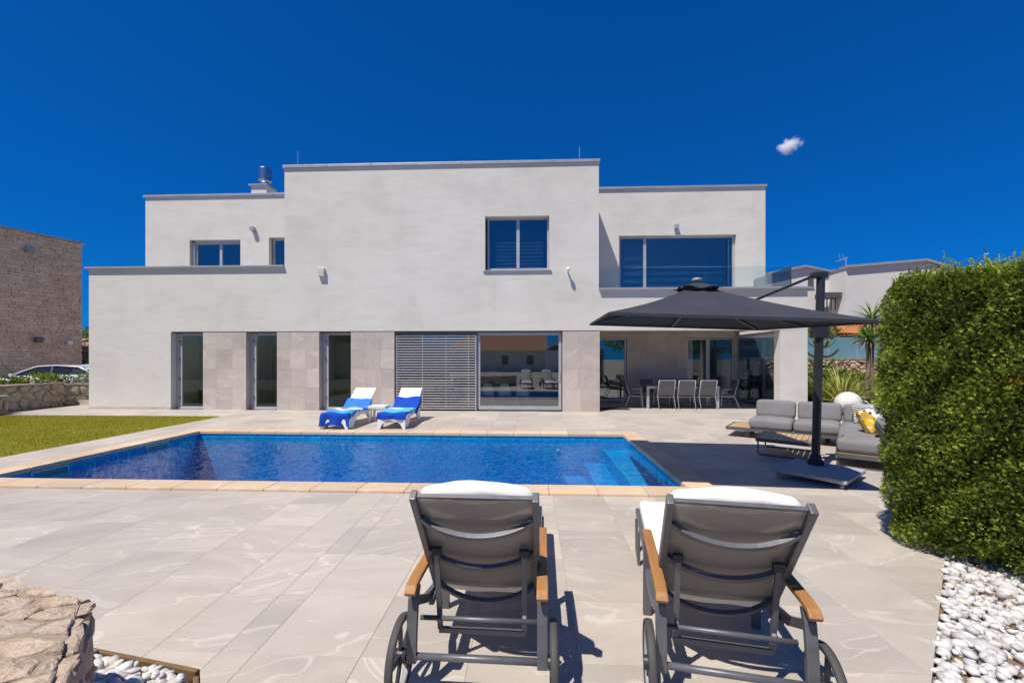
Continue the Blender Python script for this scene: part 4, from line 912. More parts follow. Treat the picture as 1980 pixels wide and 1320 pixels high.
MB().tube([ah + Vector((.08, -.05, .12)), ah + Vector((.19, -.05, .11)), ah + Vector((.20, -.05, .06)), ah + Vector((.19, -.05, -.16)), ah + Vector((.14, -.05, -.20)), ah + Vector((.07, -.05, -.16))], .015, 8).build('handle', 'anthracite', um, smooth=True)
MB().lathe([(.0, 0), (.115, 0), (.115, .05), (.085, .075), (.08, .13), (.0, .13)], 6, (PB.x, PB.y, .122)).build('pole_socket', 'anthracite', um, bevel=.008)
bc = Vector((4.0, 6.08, 0)); slab = MB().obox((bc.x, bc.y, .095), (.94, .86, .055), R(41)).build('base_slab', 'concrete', um, bevel=.02)
for sx in (-1, 1):
    for sy in (-1, 1):
        q = bc + Matrix.Rotation(R(41), 3, 'Z') @ Vector((sx * .40, sy * .36, 0)); c_ = MB().lathe([(.0, -.014), (.03, -.014), (.034, 0), (.03, .014), (.0, .014)], 14, (q.x, q.y, .035), 'x').build('caster', 'plastic_grey', um, smooth=True); MB().box(q.x - .022, q.x + .022, q.y - .012, q.y + .03, .045, .068).build('caster_fork', 'steel', c_)

# ------------------------------------------------------------ corner sofa and coffee table (turned 36 degrees)
SR = R(-36); sofa = thing('corner_sofa', 'grey L-shaped outdoor sofa on a low dark platform beside the parasol', 'sofa', (5.75, 8.15, 0), SR)
def platform(x0, x1, y0, y1, slx):
    f_ = MB(); 
    for q in ((x0, x1, y0, y0 + .03), (x0, x1, y1 - .03, y1), (x0, x0 + .03, y0 + .03, y1 - .03), (x1 - .03, x1, y0 + .03, y1 - .03)): f_.box(q[0], q[1], q[2], q[3], .15, .215)
    fr_ = f_.build('platform_frame', 'alu_dark', sofa)
    n_ = max(2, round(((y1 - y0) if slx else (x1 - x0)) / .085))
    for k in range(n_):
        if slx: s_ = (y1 - y0 - .07) / n_; MB().box(x0 + .032, x1 - .032, y0 + .035 + k * s_, y0 + .035 + (k + 1) * s_ - .01, .188, .21).build('slat', 'teak_pale', fr_)
        else: s_ = (x1 - x0 - .07) / n_; MB().box(x0 + .035 + k * s_, x0 + .035 + (k + 1) * s_ - .01, y0 + .032, y1 - .032, .188, .21).build('slat', 'teak_pale', fr_)
platform(-1.93, .82, -.03, .82, True); platform(-.03, .82, -1.83, -.035, True)
for (x, y) in ((-1.55, .1), (-1.55, .7), (-.3, .1), (-.2, .72), (.7, .7)): MB().box(x - .04, x + .04, y - .03, y + .03, 0, .149).build('leg', 'alu_dark', sofa)
for y in (-1.78, -.5): MB().sweep([(0, y, .149), (0, y, .02), (.1, y, .012), (.68, y, .012), (.78, y, .02), (.78, y, .149)], .022, .022, (0, 1, 0)).build('loop_leg', 'alu_dark', sofa)
k = 0
for (x, y, w_, d_) in ((-1.12, .37, .76, .80), (-.36, .37, .74, .80), (.42, .37, .80, .80), (.40, -.90, .84, 1.72)):
    k += 1; cushion('seat_cushion', 'sofa', sofa, (w_ - .012, d_, .20), .06, (x, y, .315), (0, 0, 0), .016, .003, k)
for (x, w_) in ((-1.10, .74), (-.34, .74), (.30, .52)): k += 1; cushion('back_cushion', 'sofa', sofa, (w_ - .02, .17, .36), .06, (x, .70, .575), (R(-10), 0, 0), .012, .003, k)
for (y, w_) in ((.02, .74), (-.74, .74), (-1.42, .6)): k += 1; cushion('back_cushion', 'sofa', sofa, (.17, w_ - .02, .36), .06, (.74, y, .565), (0, R(10), 0), .012, .003, k)
MB().box(.815, .835, -1.78, .8, .22, .62).build('back_frame', 'alu_dark', sofa)
def sofa_pt(x, y, z): q = Matrix.Rotation(SR, 3, 'Z') @ Vector((x, y, 0)); return (5.75 + q.x, 8.15 + q.y, z)
def pillow(lab, pos, size, rot, mat, seed):
    o = cushion('throw_pillow', mat, None, (size, size, .17), .08, pos, rot, .02, .004, seed, 8); me = o.data
    for v in me.vertices:                                          # pinch the corners so that it reads as a stuffed pillow
        x, y = v.co.x / (size / 2), v.co.y / (size / 2); e = max(abs(x), abs(y)); v.co.z *= max(.12, 1 - e ** 3 * .85); pin = 1 - .10 * (1 - abs(x * y)) * e ** 3; v.co.x *= pin; v.co.y *= pin
    return tag(o, lab, 'pillow', 'throw pillows on the sofa')
pillow('black and white striped pillow leaning into the corner of the sofa', sofa_pt(.40, .46, .60), .46, (R(62), R(4), SR + R(20)), 'stripe', 1)
pillow('striped pillow half hidden behind the spotted one', sofa_pt(.60, -.05, .60), .45, (R(64), 0, SR + R(62)), 'stripe', 2)
pillow('white pillow with black spots behind the yellow one', sofa_pt(.52, -.42, .585), .45, (R(62), R(8), SR + R(66)), 'dots', 3)
pillow('mustard yellow pillow with pale leaf print propped on the sofa', sofa_pt(.40, -.72, .565), .46, (R(58), R(14), SR + R(70)), 'flowerpat', 4)
pillow('plain grey pillow at the open end of the sofa', sofa_pt(.58, -1.25, .55), .42, (R(60), 0, SR + R(86)), 'sofa', 5)
ct = thing('coffee_table', 'low square coffee table with slatted wooden top and thin black sled legs', 'table', (3.86, 7.46, 0), SR)
for q in ((0, .84, 0, .035), (0, .84, .905, .94), (0, .035, .035, .905), (.805, .84, .035, .905)): MB().box(q[0], q[1], q[2], q[3], .235, .295).build('top_frame', 'alu_dark', ct)
for k in range(9): MB().box(.037 + k * .0853, .037 + (k + 1) * .0853 - .008, .037, .903, .268, .29).build('slat', 'teak_pale', ct)
for y in (.06, .88): MB().sweep([(.03, y, .235), (.03, y, .03), (.06, y, .011), (.78, y, .011), (.81, y, .03), (.81, y, .235)], .022, .022, (0, 1, 0)).build('sled_leg', 'alu_dark', ct)

# ------------------------------------------------------------ patio dining set
def dining_chair(label, loc, rz, group='patio dining chairs', grp=True):
    t_ = thing('dining_chair', label, 'chair', loc, rz, group)      # faces +y, back towards -y
    for s in (-1, 1):
        x = s * .265; MB().tube([(x, .24, 0), (x, .20, .40), (x, .16, .63), (x, -.14, .65)], .0125, 8).build('front_leg', 'alu', t_, smooth=True)
        MB().tube([(x, -.38, 0), (x, -.20, .42), (x, -.24, .55), (x * .98, -.36, .95)], .0125, 8).build('rear_leg', 'alu', t_, smooth=True)
        MB().box(x - .022, x + .022, -.16, .18, .652, .672).build('armrest', 'chair_sling', t_, bevel=.006)
        MB().tube([(x, .21, .40), (x, -.21, .40)], .012, 8).build('side_rail', 'alu', t_)
    MB().tube([(-.265, -.19, .40), (.265, -.19, .40)], .012, 8).build('cross_rail', 'alu', t_)
    MB().bar((0, .22, .425), (0, -.21, .41), .50, .008).build('seat', 'chair_sling', t_); MB().sweep([(0, -.215, .45), (0, -.25, .56), (0, -.30, .74), (0, -.362, .945)], .50, .008, (0, 0, 1)).build('backrest', 'chair_sling', t_)
    MB().tube([(-.26, -.36, .95), (.26, -.36, .95)], .012, 8).build('top_rail', 'alu', t_)
    return t_
dt = thing('dining_table', 'long metal dining table on the covered patio', 'table', (5.05, 14.75, .002)); MB().box(-1.17, 1.17, -.45, .45, .70, .745).build('tabletop', 'alu_dark', dt); MB().box(-1.19, 1.19, -.47, -.452, .67, .75).build('apron', 'alu', dt); MB().box(-1.19, 1.19, .452, .47, .67, .75).build('apron', 'alu', dt)
for sx in (-1, 1):
    for sy in (-1, 1): MB().box(sx * 1.14 - .04, sx * 1.14 + .04, sy * .42 - .03, sy * .42 + .03, 0, .699).build('leg', 'alu', dt)
for x, lab in ((4.46, 'grey sling chair with its back to the pool, nearest the stone pier'), (5.13, 'grey sling chair with its back to the pool, middle one of three'), (5.80, 'grey sling chair with its back to the pool, nearest the white column')): dining_chair(lab, (x, 14.42, .002), R(random.uniform(-3, 3)))
for x, lab in ((4.2, 'dark sling chair facing the pool across the table, nearest the stone pier'), (4.95, 'dark sling chair facing the pool across the table, middle one of three'), (5.6, 'dark sling chair facing the pool across the table, nearest the white column')): dining_chair(lab, (x, 15.28, .002), R(180))
dining_chair('grey sling dining chair at the table end next to the stone pier', (3.55, 14.75, .002), R(-90)); dining_chair('grey sling dining chair at the table end next to the white column', (6.6, 14.75, .002), R(90))

# seen through the glass: shell chairs, table and flowers
def shell_chair(label, loc, rz, mat='white_plastic'):
    t_ = thing('shell_chair', label, 'chair', loc, rz, 'white shell chairs behind the glass'); vs, fs = [], []; prof = [(.22, .46), (.15, .45), (0, .44), (-.14, .45), (-.2, .52), (-.23, .66), (-.26, .84)]
    for j, (y, z) in enumerate(prof):
        for i in range(9): u = -1 + i / 4; w_ = .23 if j < 4 else .22 - .03 * (j - 3); vs.append((u * w_, y + (.05 * u * u if j > 3 else 0), z + .03 * u * u + (-.06 * u ** 4 if j == 6 else 0)))
    for j in range(6):
        for i in range(8): a = j * 9 + i; fs.append((a, a + 1, a + 10, a + 9))
    MB().add(vs, fs).build('shell', mat, t_, smooth=True)
    for sx in (-1, 1):
        for y0_, y1_ in ((.14, .22), (-.12, -.2)): MB().tube([(sx * .15, y0_, .44), (sx * .21, y1_, 0)], .011, 6).build('leg', 'white_plastic', t_)
for x, lab in ((-1.42, 'white shell chair behind the glass, nearest the slatted blind'), (-.86, 'white shell chair behind the glass, middle one of three'), (-.27, 'white shell chair behind the glass, farthest of three from the blind')): shell_chair(lab, (x, 14.05, .006), R(4))
it = thing('indoor_table', 'long dark dining table inside the living room', 'table', (-1.2, 14.85, .006)); MB().box(-1.3, 1.3, -.45, .45, .71, .75).build('tabletop', 'intdark', it)
for sx in (-1, 1): MB().bar((sx * .9, -.3, .7), (sx * .6, -.3, .0), .08, .04).bar((sx * .9, .3, .7), (sx * .6, .3, .0), .08, .04).build('trestle', 'white_plastic', it)
fv = thing('flower_vase', 'dark vase of white flowers on the indoor table', 'vase', (-1.35, 14.75, .758)); MB().lathe([(.0, 0), (.06, 0), (.09, .1), (.07, .2), (.04, .26), (.0, .26)], 14).build('vase', 'intdark', fv, smooth=True)
leaf_cloud('blossom', 'flower', [(-.08, 0, .42), (.06, .02, .5), (-.18, 0, .3), (.2, -.02, .3), (.02, -.05, .36)], [(.09,) * 3, (.09,) * 3, (.08,) * 3, (.08,) * 3, (.08,) * 3], 260, .06, .05, fv, seed=3)
tv = MB().box(-.6, 2.0 - .6, 20.2, 20.4, .3, .8).build('sideboard', 'intdark'); tag(tv, 'dark low sideboard at the back of the living room', 'sideboard')

# ------------------------------------------------------------ foreground stone wall, timber edging, pebbles
WH = .65; kk = EYE - WH
A_, B_, C_ = cam2world(-2.35 * kk, 1.93 * kk), cam2world(-1.80 * kk, 1.80 * kk), cam2world(-1.38 * kk, 1.31 * kk)
A2 = (A_[0] - 2.2, A_[1] + .5); C2 = (C_[0] + .55, C_[1] - .64); D2 = (A2[0], C2[1])
fw = thing('stone_wall', 'low rough limestone wall with a mortared flat top beside the white pebbles and timber edge', 'wall', (-2.4, 1.2, 0), 0, None, True)
top = [A2, (A2[0], C2[1]), C2, C_, B_]
top = [A2, D2, C2, B_]
MB().prism(inset(top, .02), -.05, WH - .012).build('core', 'mortar', fw)
o_ = Vector((0, 0, WH - .012)); stones_on(fw, o_, (1, 0, 0), (0, 1, 0), inset(top, .01), .125, 'rock', .010, .03, .013, .003, (1.6, .85), R(12), 11)
def side_face(p, q, h, seed, cell=.2, mat='rock', an=(1.2, .8)):
    d = Vector((q[0] - p[0], q[1] - p[1], 0)); L_ = d.length; stones_on(fw, (p[0], p[1], 0), d, (0, 0, 1), [(0, 0), (L_, 0), (L_, h), (0, h)], cell, mat, .006, .04, .016, .010, an, 0, seed)
side_face(C2, B_, WH - .01, 5); side_face(B_, A2, WH - .01, 6)
def edging(p, q, lab):
    d = Vector((q[0] - p[0], q[1] - p[1], 0)); o = MB().box(0, d.length, -.024, 0, -.05, .010).build('timber_edging', 'timber', None, bevel=.004); o.location = (p[0], p[1], 0); o.rotation_euler = (0, 0, math.atan2(d.y, d.x)); tag(o, lab, 'edging', 'timber boards round the pebble strip')
edging((XL, 3.455), TB, 'long weathered timber board between paving and white pebbles by the stone wall'); edging((TB[0] + .03, TB[1] - .045), TC, 'short timber board turning the corner of the pebble strip')
ico = bmesh.new(); bmesh.ops.create_icosphere(ico, subdivisions=1, radius=1); IV = np.array([v.co[:] for v in ico.verts]); IF = np.array([[v.index for v in f.verts] for f in ico.faces]); ico.free()
ico = bmesh.new(); bmesh.ops.create_icosphere(ico, subdivisions=2, radius=1); IV2 = np.array([v.co[:] for v in ico.verts]); IF2 = np.array([[v.index for v in f.verts] for f in ico.faces]); ico.free()
def pebbles(name, label, poly, n_, size, seed, z=0., fine=True):
    rg = np.random.default_rng(seed); V = []; F = []; rn = []; x0, x1 = min(p[0] for p in poly), max(p[0] for p in poly); y0, y1 = min(p[1] for p in poly), max(p[1] for p in poly); k = 0; cnt = 0; iv, if_ = (IV2, IF2) if fine else (IV, IF)
    def inside(x, y):
        return all((poly[(i + 1) % len(poly)][0] - a[0]) * (y - a[1]) - (poly[(i + 1) % len(poly)][1] - a[1]) * (x - a[0]) > .012 * math.hypot(poly[(i + 1) % len(poly)][0] - a[0], poly[(i + 1) % len(poly)][1] - a[1]) for i, a in enumerate(poly))
    while cnt < n_:
        x, y = rg.uniform(x0, x1), rg.uniform(y0, y1)
        if not inside(x, y): continue
        s = size * rg.lognormal(0, .28); ax = np.array([s * rg.uniform(.9, 1.35), s * rg.uniform(.65, 1), s * rg.uniform(.4, .7)]); dn = np.sin(iv @ rg.normal(size=(3, 3)) * 2.0).sum(1) * .06
        v = iv * (1 + dn)[:, None] * ax; rm = np.array(Matrix.Rotation(rg.uniform(0, 6.3), 3, 'Z') @ Matrix.Rotation(rg.normal(0, .35), 3, 'X') @ Matrix.Rotation(rg.normal(0, .35), 3, 'Y')); v = v @ rm.T + np.array([x, y, z + rg.uniform(-.012, .026)])
        V.append(v); F.append(if_ + k); k += len(iv); rn.append(np.full(len(iv), rg.random())); cnt += 1
    o = new_obj(name, npmesh(name, np.concatenate(V), np.concatenate(F), np.concatenate(rn), True), 'pebble', None, 'stuff'); return tag(o, label, 'pebbles')
def off(p, q, d): L_ = math.hypot(q[0] - p[0], q[1] - p[1]); n = ((q[1] - p[1]) / L_, -(q[0] - p[0]) / L_); return (p[0] + n[0] * d, p[1] + n[1] * d), (q[0] + n[0] * d, q[1] + n[1] * d)
la, lb = (-3.4, 2.44), (-1.78, 2.11); l1, l2 = (-3.4, 1.9), (-1.72, 1.5)
pebbles('white_pebbles', 'white rounded pebbles in the timber-edged strip beside the stone wall', [l1, (-1.05, 1.1), (-.98, 1.2), lb, la], 1500, .027, 3, -.002)
pa, pb = dpt(-.9), dpt(1.9); bedp = [pa, (pa[0] + 2.2, pa[1] - .5), (pb[0] + 1.6, pb[1] - 1.3), (pb[0] + .6, pb[1] + .1), pb]
MB().add([(x, y, -.035) for x, y in bedp], [tuple(range(len(bedp)))]).build('bed_soil', 'soil', kind='structure')
pebbles('white_pebbles', 'white rounded pebbles covering the bed under the big hedge', [dpt(-.5), (dpt(-.5)[0] + 1.5, dpt(-.5)[1] - .9), (dpt(1.35)[0] + 1.5, dpt(1.35)[1] - 1.2), dpt(1.35)], 4300, .032, 4, -.020, False)
nn = 5000; q0, q1 = np.array(dpt(.55)), np.array(dpt(1.3)); tt = rng.random(nn)[:, None]; ss = rng.random(nn)[:, None] ** 1.3; P = q0 + (q1 - q0) * tt + np.array([1.05, -.85]) * ss * 1.1 + rng.normal(0, .05, (nn, 2)); keep = (np.sin(P[:, 0] * 9 + 1) * np.cos(P[:, 1] * 7) + rng.normal(0, .3, nn)) > .15; P = P[keep]; nn = len(P)
P = np.concatenate([P, rng.uniform(.0, .018, (nn, 1))], 1); keep = (P[:, 0] - DA[0]) * ddy - (P[:, 1] - DA[1]) * ddx > .02; P = P[keep]; nn = len(P)
az = rng.uniform(0, 6.28, nn); D = np.stack([np.cos(az), np.sin(az), rng.normal(0, .15, nn)], 1); U = np.stack([-np.sin(az), np.cos(az), np.zeros(nn)], 1); V = np.stack([P - U * .0025, P + U * .0025, P + D * rng.uniform(.015, .04, nn)[:, None]], 1).reshape(-1, 3)
tag(new_obj('fallen_needles', npmesh('fallen_needles', V, np.arange(nn * 3).reshape(-1, 3)), plain('dry_needles', (.30, .12, .03), .9), None, 'stuff'), 'brown fallen needles between the pebbles under the hedge', 'needles')

# ------------------------------------------------------------ clipped cypress hedges
def hedge(label, org, e1, L1, L2, H, n_, seed, r_=.45, spray=.075, z0=.12, group=None, wisps=500, near=.5):
    t_ = thing('cypress_hedge', label, 'hedge', (org[0], org[1], 0), 0, group, True); rg = np.random.default_rng(seed); e1 = np.array([e1[0], e1[1], 0.]); e1 /= np.linalg.norm(e1); e2 = np.array([-e1[1], e1[0], 0.]); c0 = np.array([org[0], org[1], 0.]) + e1 * L1 / 2 + e2 * L2 / 2; hz = (H - z0) / 2; c0[2] = z0 + hz; hs = np.array([L1 / 2, L2 / 2, hz])
    def surf(m):
        fa = np.array([L2 * H, L1 * H, L1 * L2 * .9]); ax = rg.choice(3, m, p=fa / fa.sum()); q = rg.uniform(-1, 1, (m, 3)) * hs; sg = np.where(rg.random(m) < near, 1, -1); q[np.arange(m), ax] = sg * hs[ax]
        core = np.clip(q, -(hs - r_), hs - r_); d = q - core; nrm = d / np.maximum(np.linalg.norm(d, axis=1, keepdims=True), 1e-6); p = core + nrm * r_; return p, nrm
    def bulge(p): return .026 * (np.sin(p[:, 0] * 4.1 + seed) + np.sin(p[:, 2] * 3.7 + p[:, 1] * 3) + 1.1 * np.sin(p[:, 0] * 17 + p[:, 2] * 15 + p[:, 1] * 16) + .8 * np.sin(p[:, 0] * 9 + p[:, 2] * 8 + p[:, 1] * 7)) 
    def world(p): return c0 + p[:, :1] * e1 + p[:, 1:2] * e2 + p[:, 2:] * np.array([0, 0, 1.])
    def wdir(d): return d[:, :1] * e1 + d[:, 1:2] * e2 + d[:, 2:] * np.array([0, 0, 1.])
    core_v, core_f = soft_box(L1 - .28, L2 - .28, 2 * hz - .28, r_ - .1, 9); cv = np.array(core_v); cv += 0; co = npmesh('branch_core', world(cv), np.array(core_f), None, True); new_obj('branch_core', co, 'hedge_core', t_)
    p, nr = surf(n_); dep = rg.random(n_) ** 1.3 * .19; p = p + nr * (bulge(p) - dep + .02)[:, None]; d = unit(nr * .75 + rg.normal(size=(n_, 3)) * .55 + np.array([0, 0, .45])); P = world(p); D = wdir(d); A = []; Fs = []; rn = []
    L = rg.uniform(.6, 1.35, n_) * spray; tone = np.clip(rg.random(n_) ** 1.5 * .95 + .12, 0, 1); base = 0
    U0 = unit(np.cross(D, rg.normal(size=(n_, 3))))
    for (dl, side, ln, wd) in ((0., 0., 1., .11), (.2, .8, .5, .16), (.28, -.8, .5, .16), (.52, .6, .42, .17)):    # scaly spray: main shoot and side shoots
        DD = unit(D + U0 * side); SS = unit(np.cross(DD, np.cross(U0, D) + 1e-6)); b0 = P + D * (L * dl)[:, None]; w_ = (L * wd)[:, None] / 2; tip = b0 + DD * (L * ln)[:, None]; mid = b0 + DD * (L * ln * .5)[:, None]
        V = np.stack([b0, mid + SS * w_, tip, mid - SS * w_], 1).reshape(-1, 3); A.append(V); Fs.append(np.arange(n_ * 4).reshape(-1, 4) + base); base += n_ * 4; rn.append(np.repeat(tone, 4))
    new_obj('foliage', npmesh('foliage', np.concatenate(A), np.concatenate(Fs), np.concatenate(rn)), 'hedge', t_, 'stuff')
    if wisps:                                                     # new shoots that stick out of the clipped top
        m = wisps; q = np.stack([rg.uniform(-1, 1, m) * (hs[0] - .05), rg.uniform(-1, 1, m) * (hs[1] - .05), np.full(m, hs[2] - .05) - rg.random(m) * .06], 1); P = world(q); A = []; Fs = []; rn = []; base = 0
        ln = rg.uniform(.05, .22, m) * rg.random(m) ** 1.1 + .06; dr = unit(np.stack([rg.normal(0, .35, m), rg.normal(0, .35, m), np.ones(m)], 1))
        for s in range(22):
            f_ = s / 22; b0 = P + dr * (ln * f_)[:, None]; sd = unit(rg.normal(size=(m, 3)) * .7 + dr * 1.1); le = (.045 * (1 - f_ * .6) * np.ones(m))[:, None]; w_ = .006; SS = unit(np.cross(sd, dr)); V = np.stack([b0, b0 + sd * le * .5 + SS * w_, b0 + sd * le, b0 + sd * le * .5 - SS * w_], 1).reshape(-1, 3); A.append(V); Fs.append(np.arange(m * 4).reshape(-1, 4) + base); base += m * 4; rn.append(np.full(m * 4, .75))
        new_obj('top_shoots', npmesh('top_shoots', np.concatenate(A), np.concatenate(Fs), np.concatenate(rn)), 'hedge', t_, 'stuff')
    return t_
hA = cam2world(4.04, 2.0); hB = cam2world(3.36, 3.86); e1 = (hB[0] - hA[0], hB[1] - hA[1])
# L2 runs to the left of e1, so start from the far side
e1n = Vector((e1[0], e1[1])).normalized(); lft = Vector((-e1n.y, e1n.x)); L2 = 1.35; og = Vector(hA) - lft * L2
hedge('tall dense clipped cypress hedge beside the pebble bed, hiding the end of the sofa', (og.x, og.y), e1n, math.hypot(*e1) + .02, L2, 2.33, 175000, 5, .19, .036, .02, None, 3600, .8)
h2 = cam2world(10.75, 11.3); hedge('narrow far cypress hedge next to the yucca trunk', (h2[0], h2[1]), (1, 0), 2.6, 1.3, 2.75, 20000, 8, .3, .13, .02, None, 150)

# ------------------------------------------------------------ garden behind the sofa
bedr = [(XR, 7.5), (30, 7.5), (30, 20.4), (8.52, 20.4), (8.52, Y0 + .3), (XR, Y0 + .02)]
MB().add([(x, y, -.02) for x, y in bedr], [tuple(range(len(bedr)))]).build('garden_bed', 'soil', kind='structure')
def globe(lab, x, y, r_):
    t_ = thing('globe_lamp', lab, 'lamp', (x, y, 0), 0, 'globe garden lamps'); MB().lathe([(max(.001, r_ * math.sin(a)), r_ * .97 + r_ * math.cos(a)) for a in np.linspace(math.pi, 0, 19)], 28).build('globe', 'globe', t_, smooth=True); MB().lathe([(.0, -.01), (.12, -.01), (.12, .03), (.0, .03)], 16).build('lamp_base', 'plastic_grey', t_)
g1 = cam2world(650 / 820 * 12.6, 12.6); g2 = cam2world(676 / 820 * 13.4, 13.4); globe('large white globe lamp standing behind the sofa', g1[0], g1[1], .345); globe('smaller white globe lamp half hidden behind the large one', g2[0], g2[1], .27)
def yucca(lab, x, y, h, L, n_, seed, w_=.075):
    t_ = thing('yucca_palm', lab, 'palm', (x, y, 0), 0, 'yucca palms behind the sofa'); rg = random.Random(seed); pts = [(rg.uniform(-.03, .03), rg.uniform(-.03, .03), h * k / 8) for k in range(9)]; pts[0] = (0, 0, 0); MB().tube(pts, [.075 - .025 * k / 8 + .006 * (k % 2) for k in range(9)], 10).build('trunk', 'trunk', t_, smooth=True)
    blades('crown', 'yucca', (0, 0, h), n_, L, .05, 1., t_, seed, .45, (-.35, 1.), .04)
    blades('dry_skirt', plain('dry_leaf', (.42, .33, .18), .9), (0, 0, h - .05), 30, L * .7, .04, 1., t_, seed + 1, .9, (-.9, -.2), .05)
ya = cam2world(688 / 820 * 13.2, 13.2); yb = cam2world(697 / 820 * 15, 15.); yucca('yucca palm with a pale trunk and spiky rosette before the teal fence', ya[0], ya[1], 2.30, .62, 130, 3); yucca('taller yucca palm whose spiky crown rises behind the lower one', yb[0], yb[1], 3.05, .95, 130, 6)
yc = cam2world(740 / 820 * 16, 16.); yucca('yucca palm crown showing beside the tall hedge', yc[0], yc[1], 2.9, .8, 110, 12)
for (px, dd, L, n_, lab, sd) in ((1627, 13.6, 1.75, 130, 'large striped flax clump with long yellow edged blades', 4), (1592, 14.4, 1.4, 110, 'flax clump growing beside the white column', 5), (1655, 14.8, 1.5, 110, 'flax clump close to the yucca trunk', 9), (1572, 14.9, 1.2, 90, 'small yellow bladed plant at the foot of the column', 10)):
    q = cam2world((px - 990) / 820 * dd, dd); t_ = thing('flax_plant', lab, 'plant', (q[0], q[1], 0), 0, 'flax plants in the garden bed'); blades('leaves', 'blade', (0, 0, 0), n_ * 2, L * .92, .05, .75, t_, sd, .7, (.55, 1.), .12, 6)
q = cam2world((1588 - 990) / 820 * 15.2, 15.2); t_ = thing('araucaria_tree', 'young araucaria with tiers of dark upturned branches behind the parasol pole', 'tree', (q[0], q[1], 0)); MB().tube([(0, 0, 0), (0, 0, 1.4), (.02, 0, 2.6)], [.05, .035, .012], 8).build('trunk', 'trunk', t_)
rg = np.random.default_rng(3); Vb, Fb, rb = [], [], []
for ti, z in enumerate((.35, .7, 1.05, 1.4, 1.75, 2.1, 2.4)):
    for k in range(6):
        az = k * 1.047 + ti * .5; ln = 1.05 * (1 - z / 2.9) + .15; pr = np.array([0, 0, z])
        for s in range(int(ln / .02)):
            f_ = s * .02 / ln; p = np.array([math.cos(az) * s * .02, math.sin(az) * s * .02, z - .05 * math.sin(f_ * 3) + .28 * f_ ** 2]); 
            for w in range(7):
                a = w * .9 + s * .5; dirv = np.array([math.cos(az) * .6 - math.sin(az) * math.cos(a), math.sin(az) * .6 + math.cos(az) * math.cos(a), math.sin(a)]); dirv /= np.linalg.norm(dirv); sd = np.cross(dirv, [math.cos(az), math.sin(az), .1]); b0 = len(Vb); Vb += [p - sd * .012, p + sd * .012, p + dirv * .075]; Fb.append((b0, b0 + 1, b0 + 2)); rb += [rg.random()] * 3
new_obj('branches', npmesh('branches', Vb, Fb, rb), 'pine', t_, 'stuff')
for i, (px, dd, r_, h_, lab) in enumerate(((1640, 15.5, .7, .6, 'low olive shrub under the flax blades'), (1600, 16.5, .8, .9, 'rounded shrub before the dry stone wall'), (1720, 17.5, .9, 1.1, 'leafy shrub between the yucca and the far hedge'), (1545, 18.0, .7, .8, 'shrub seen through the patio glass'), (1470, 18.5, .6, .7, 'green shrub at the end of the patio glass'), (1574, 16.2, .8, 1.35, 'tall yellowish shrub right beside the white column'), (1618, 16.6, .9, 1.3, 'tall leafy shrub behind the big flax clump'), (1652, 16.9, .7, 1.2, 'tall leafy shrub behind the yucca trunk'))):
    q = cam2world((px - 990) / 820 * dd, dd); t_ = thing('shrub', lab, 'shrub', (q[0], q[1], 0), 0, 'garden shrubs'); leaf_cloud('leaves', 'shrub', [(0, 0, h_ * .55), (r_ * .5, 0, h_ * .4), (-r_ * .5, .1, h_ * .4)], [(r_ * .6, r_ * .6, h_ * .5)] * 3, 2400, .10, .035, t_, seed=i + 20); MB().tube([(0, 0, 0), (.02, 0, h_ * .5)], .02, 6).build('stem', 'trunk', t_)
rw = thing('dry_stone_wall', 'pale dry stone retaining wall below the teal fence', 'wall', (14, 20.1, 0), 0, None, True); MB().box(8.55, 24, 20.0, 20.34, -.05, 1.62).build('core', 'mortar', rw)
stones_on(rw, (8.55, 20.0, 0), (1, 0, 0), (0, 0, 1), [(0, 0), (15.4, 0), (15.4, 1.6), (0, 1.6)], .24, 'rock', .012, .06, .07, .02, (1.25, .75), 0, 31, 'stones')
MB().box(8.5, 24, 19.95, 20.42, 1.622, 1.69).build('capping', 'rock2', rw)
for i, (px, dd, h_, r_, lab) in enumerate(((1580, 23.5, 2.0, 1.1, 'green tree beyond the teal fence beside the white column'), (1600, 25., 2.2, 1.2, 'green tree beyond the teal fence next to the tiled outbuilding'), (1720, 23.5, 2.6, 1.3, 'green tree beyond the fence behind the far hedge'))):
    q = cam2world((px - 990) / 820 * dd, dd); t_ = thing('fence_tree', lab, 'tree', (q[0], q[1], 1.62), 0, 'trees beyond the teal fence'); MB().tube([(0, 0, -.02), (0, 0, h_ * .6)], [.08, .04], 8).build('trunk', 'trunk', t_); leaf_cloud('crown', 'shrub', [(0, 0, h_ * .62), (r_ * .4, 0, h_ * .45), (-r_ * .4, .2, h_ * .5)], [(r_ * .6, r_ * .6, h_ * .38)] * 3, 2200, .13, .06, t_, seed=i + 120)
fe = thing('glass_fence', 'frosted teal glass fence standing on the dry stone wall', 'fence', (14, 20.2, 1.69), 0, None, True)
for k in range(12): x = 8.6 + k * 1.28; MB().box(x, x + 1.26, 20.16, 20.18, 1.70, 2.66).build('panel', 'fence_glass', fe); MB().box(x - .02, x, 20.14, 20.2, 1.69, 2.68).build('post', 'alu', fe)

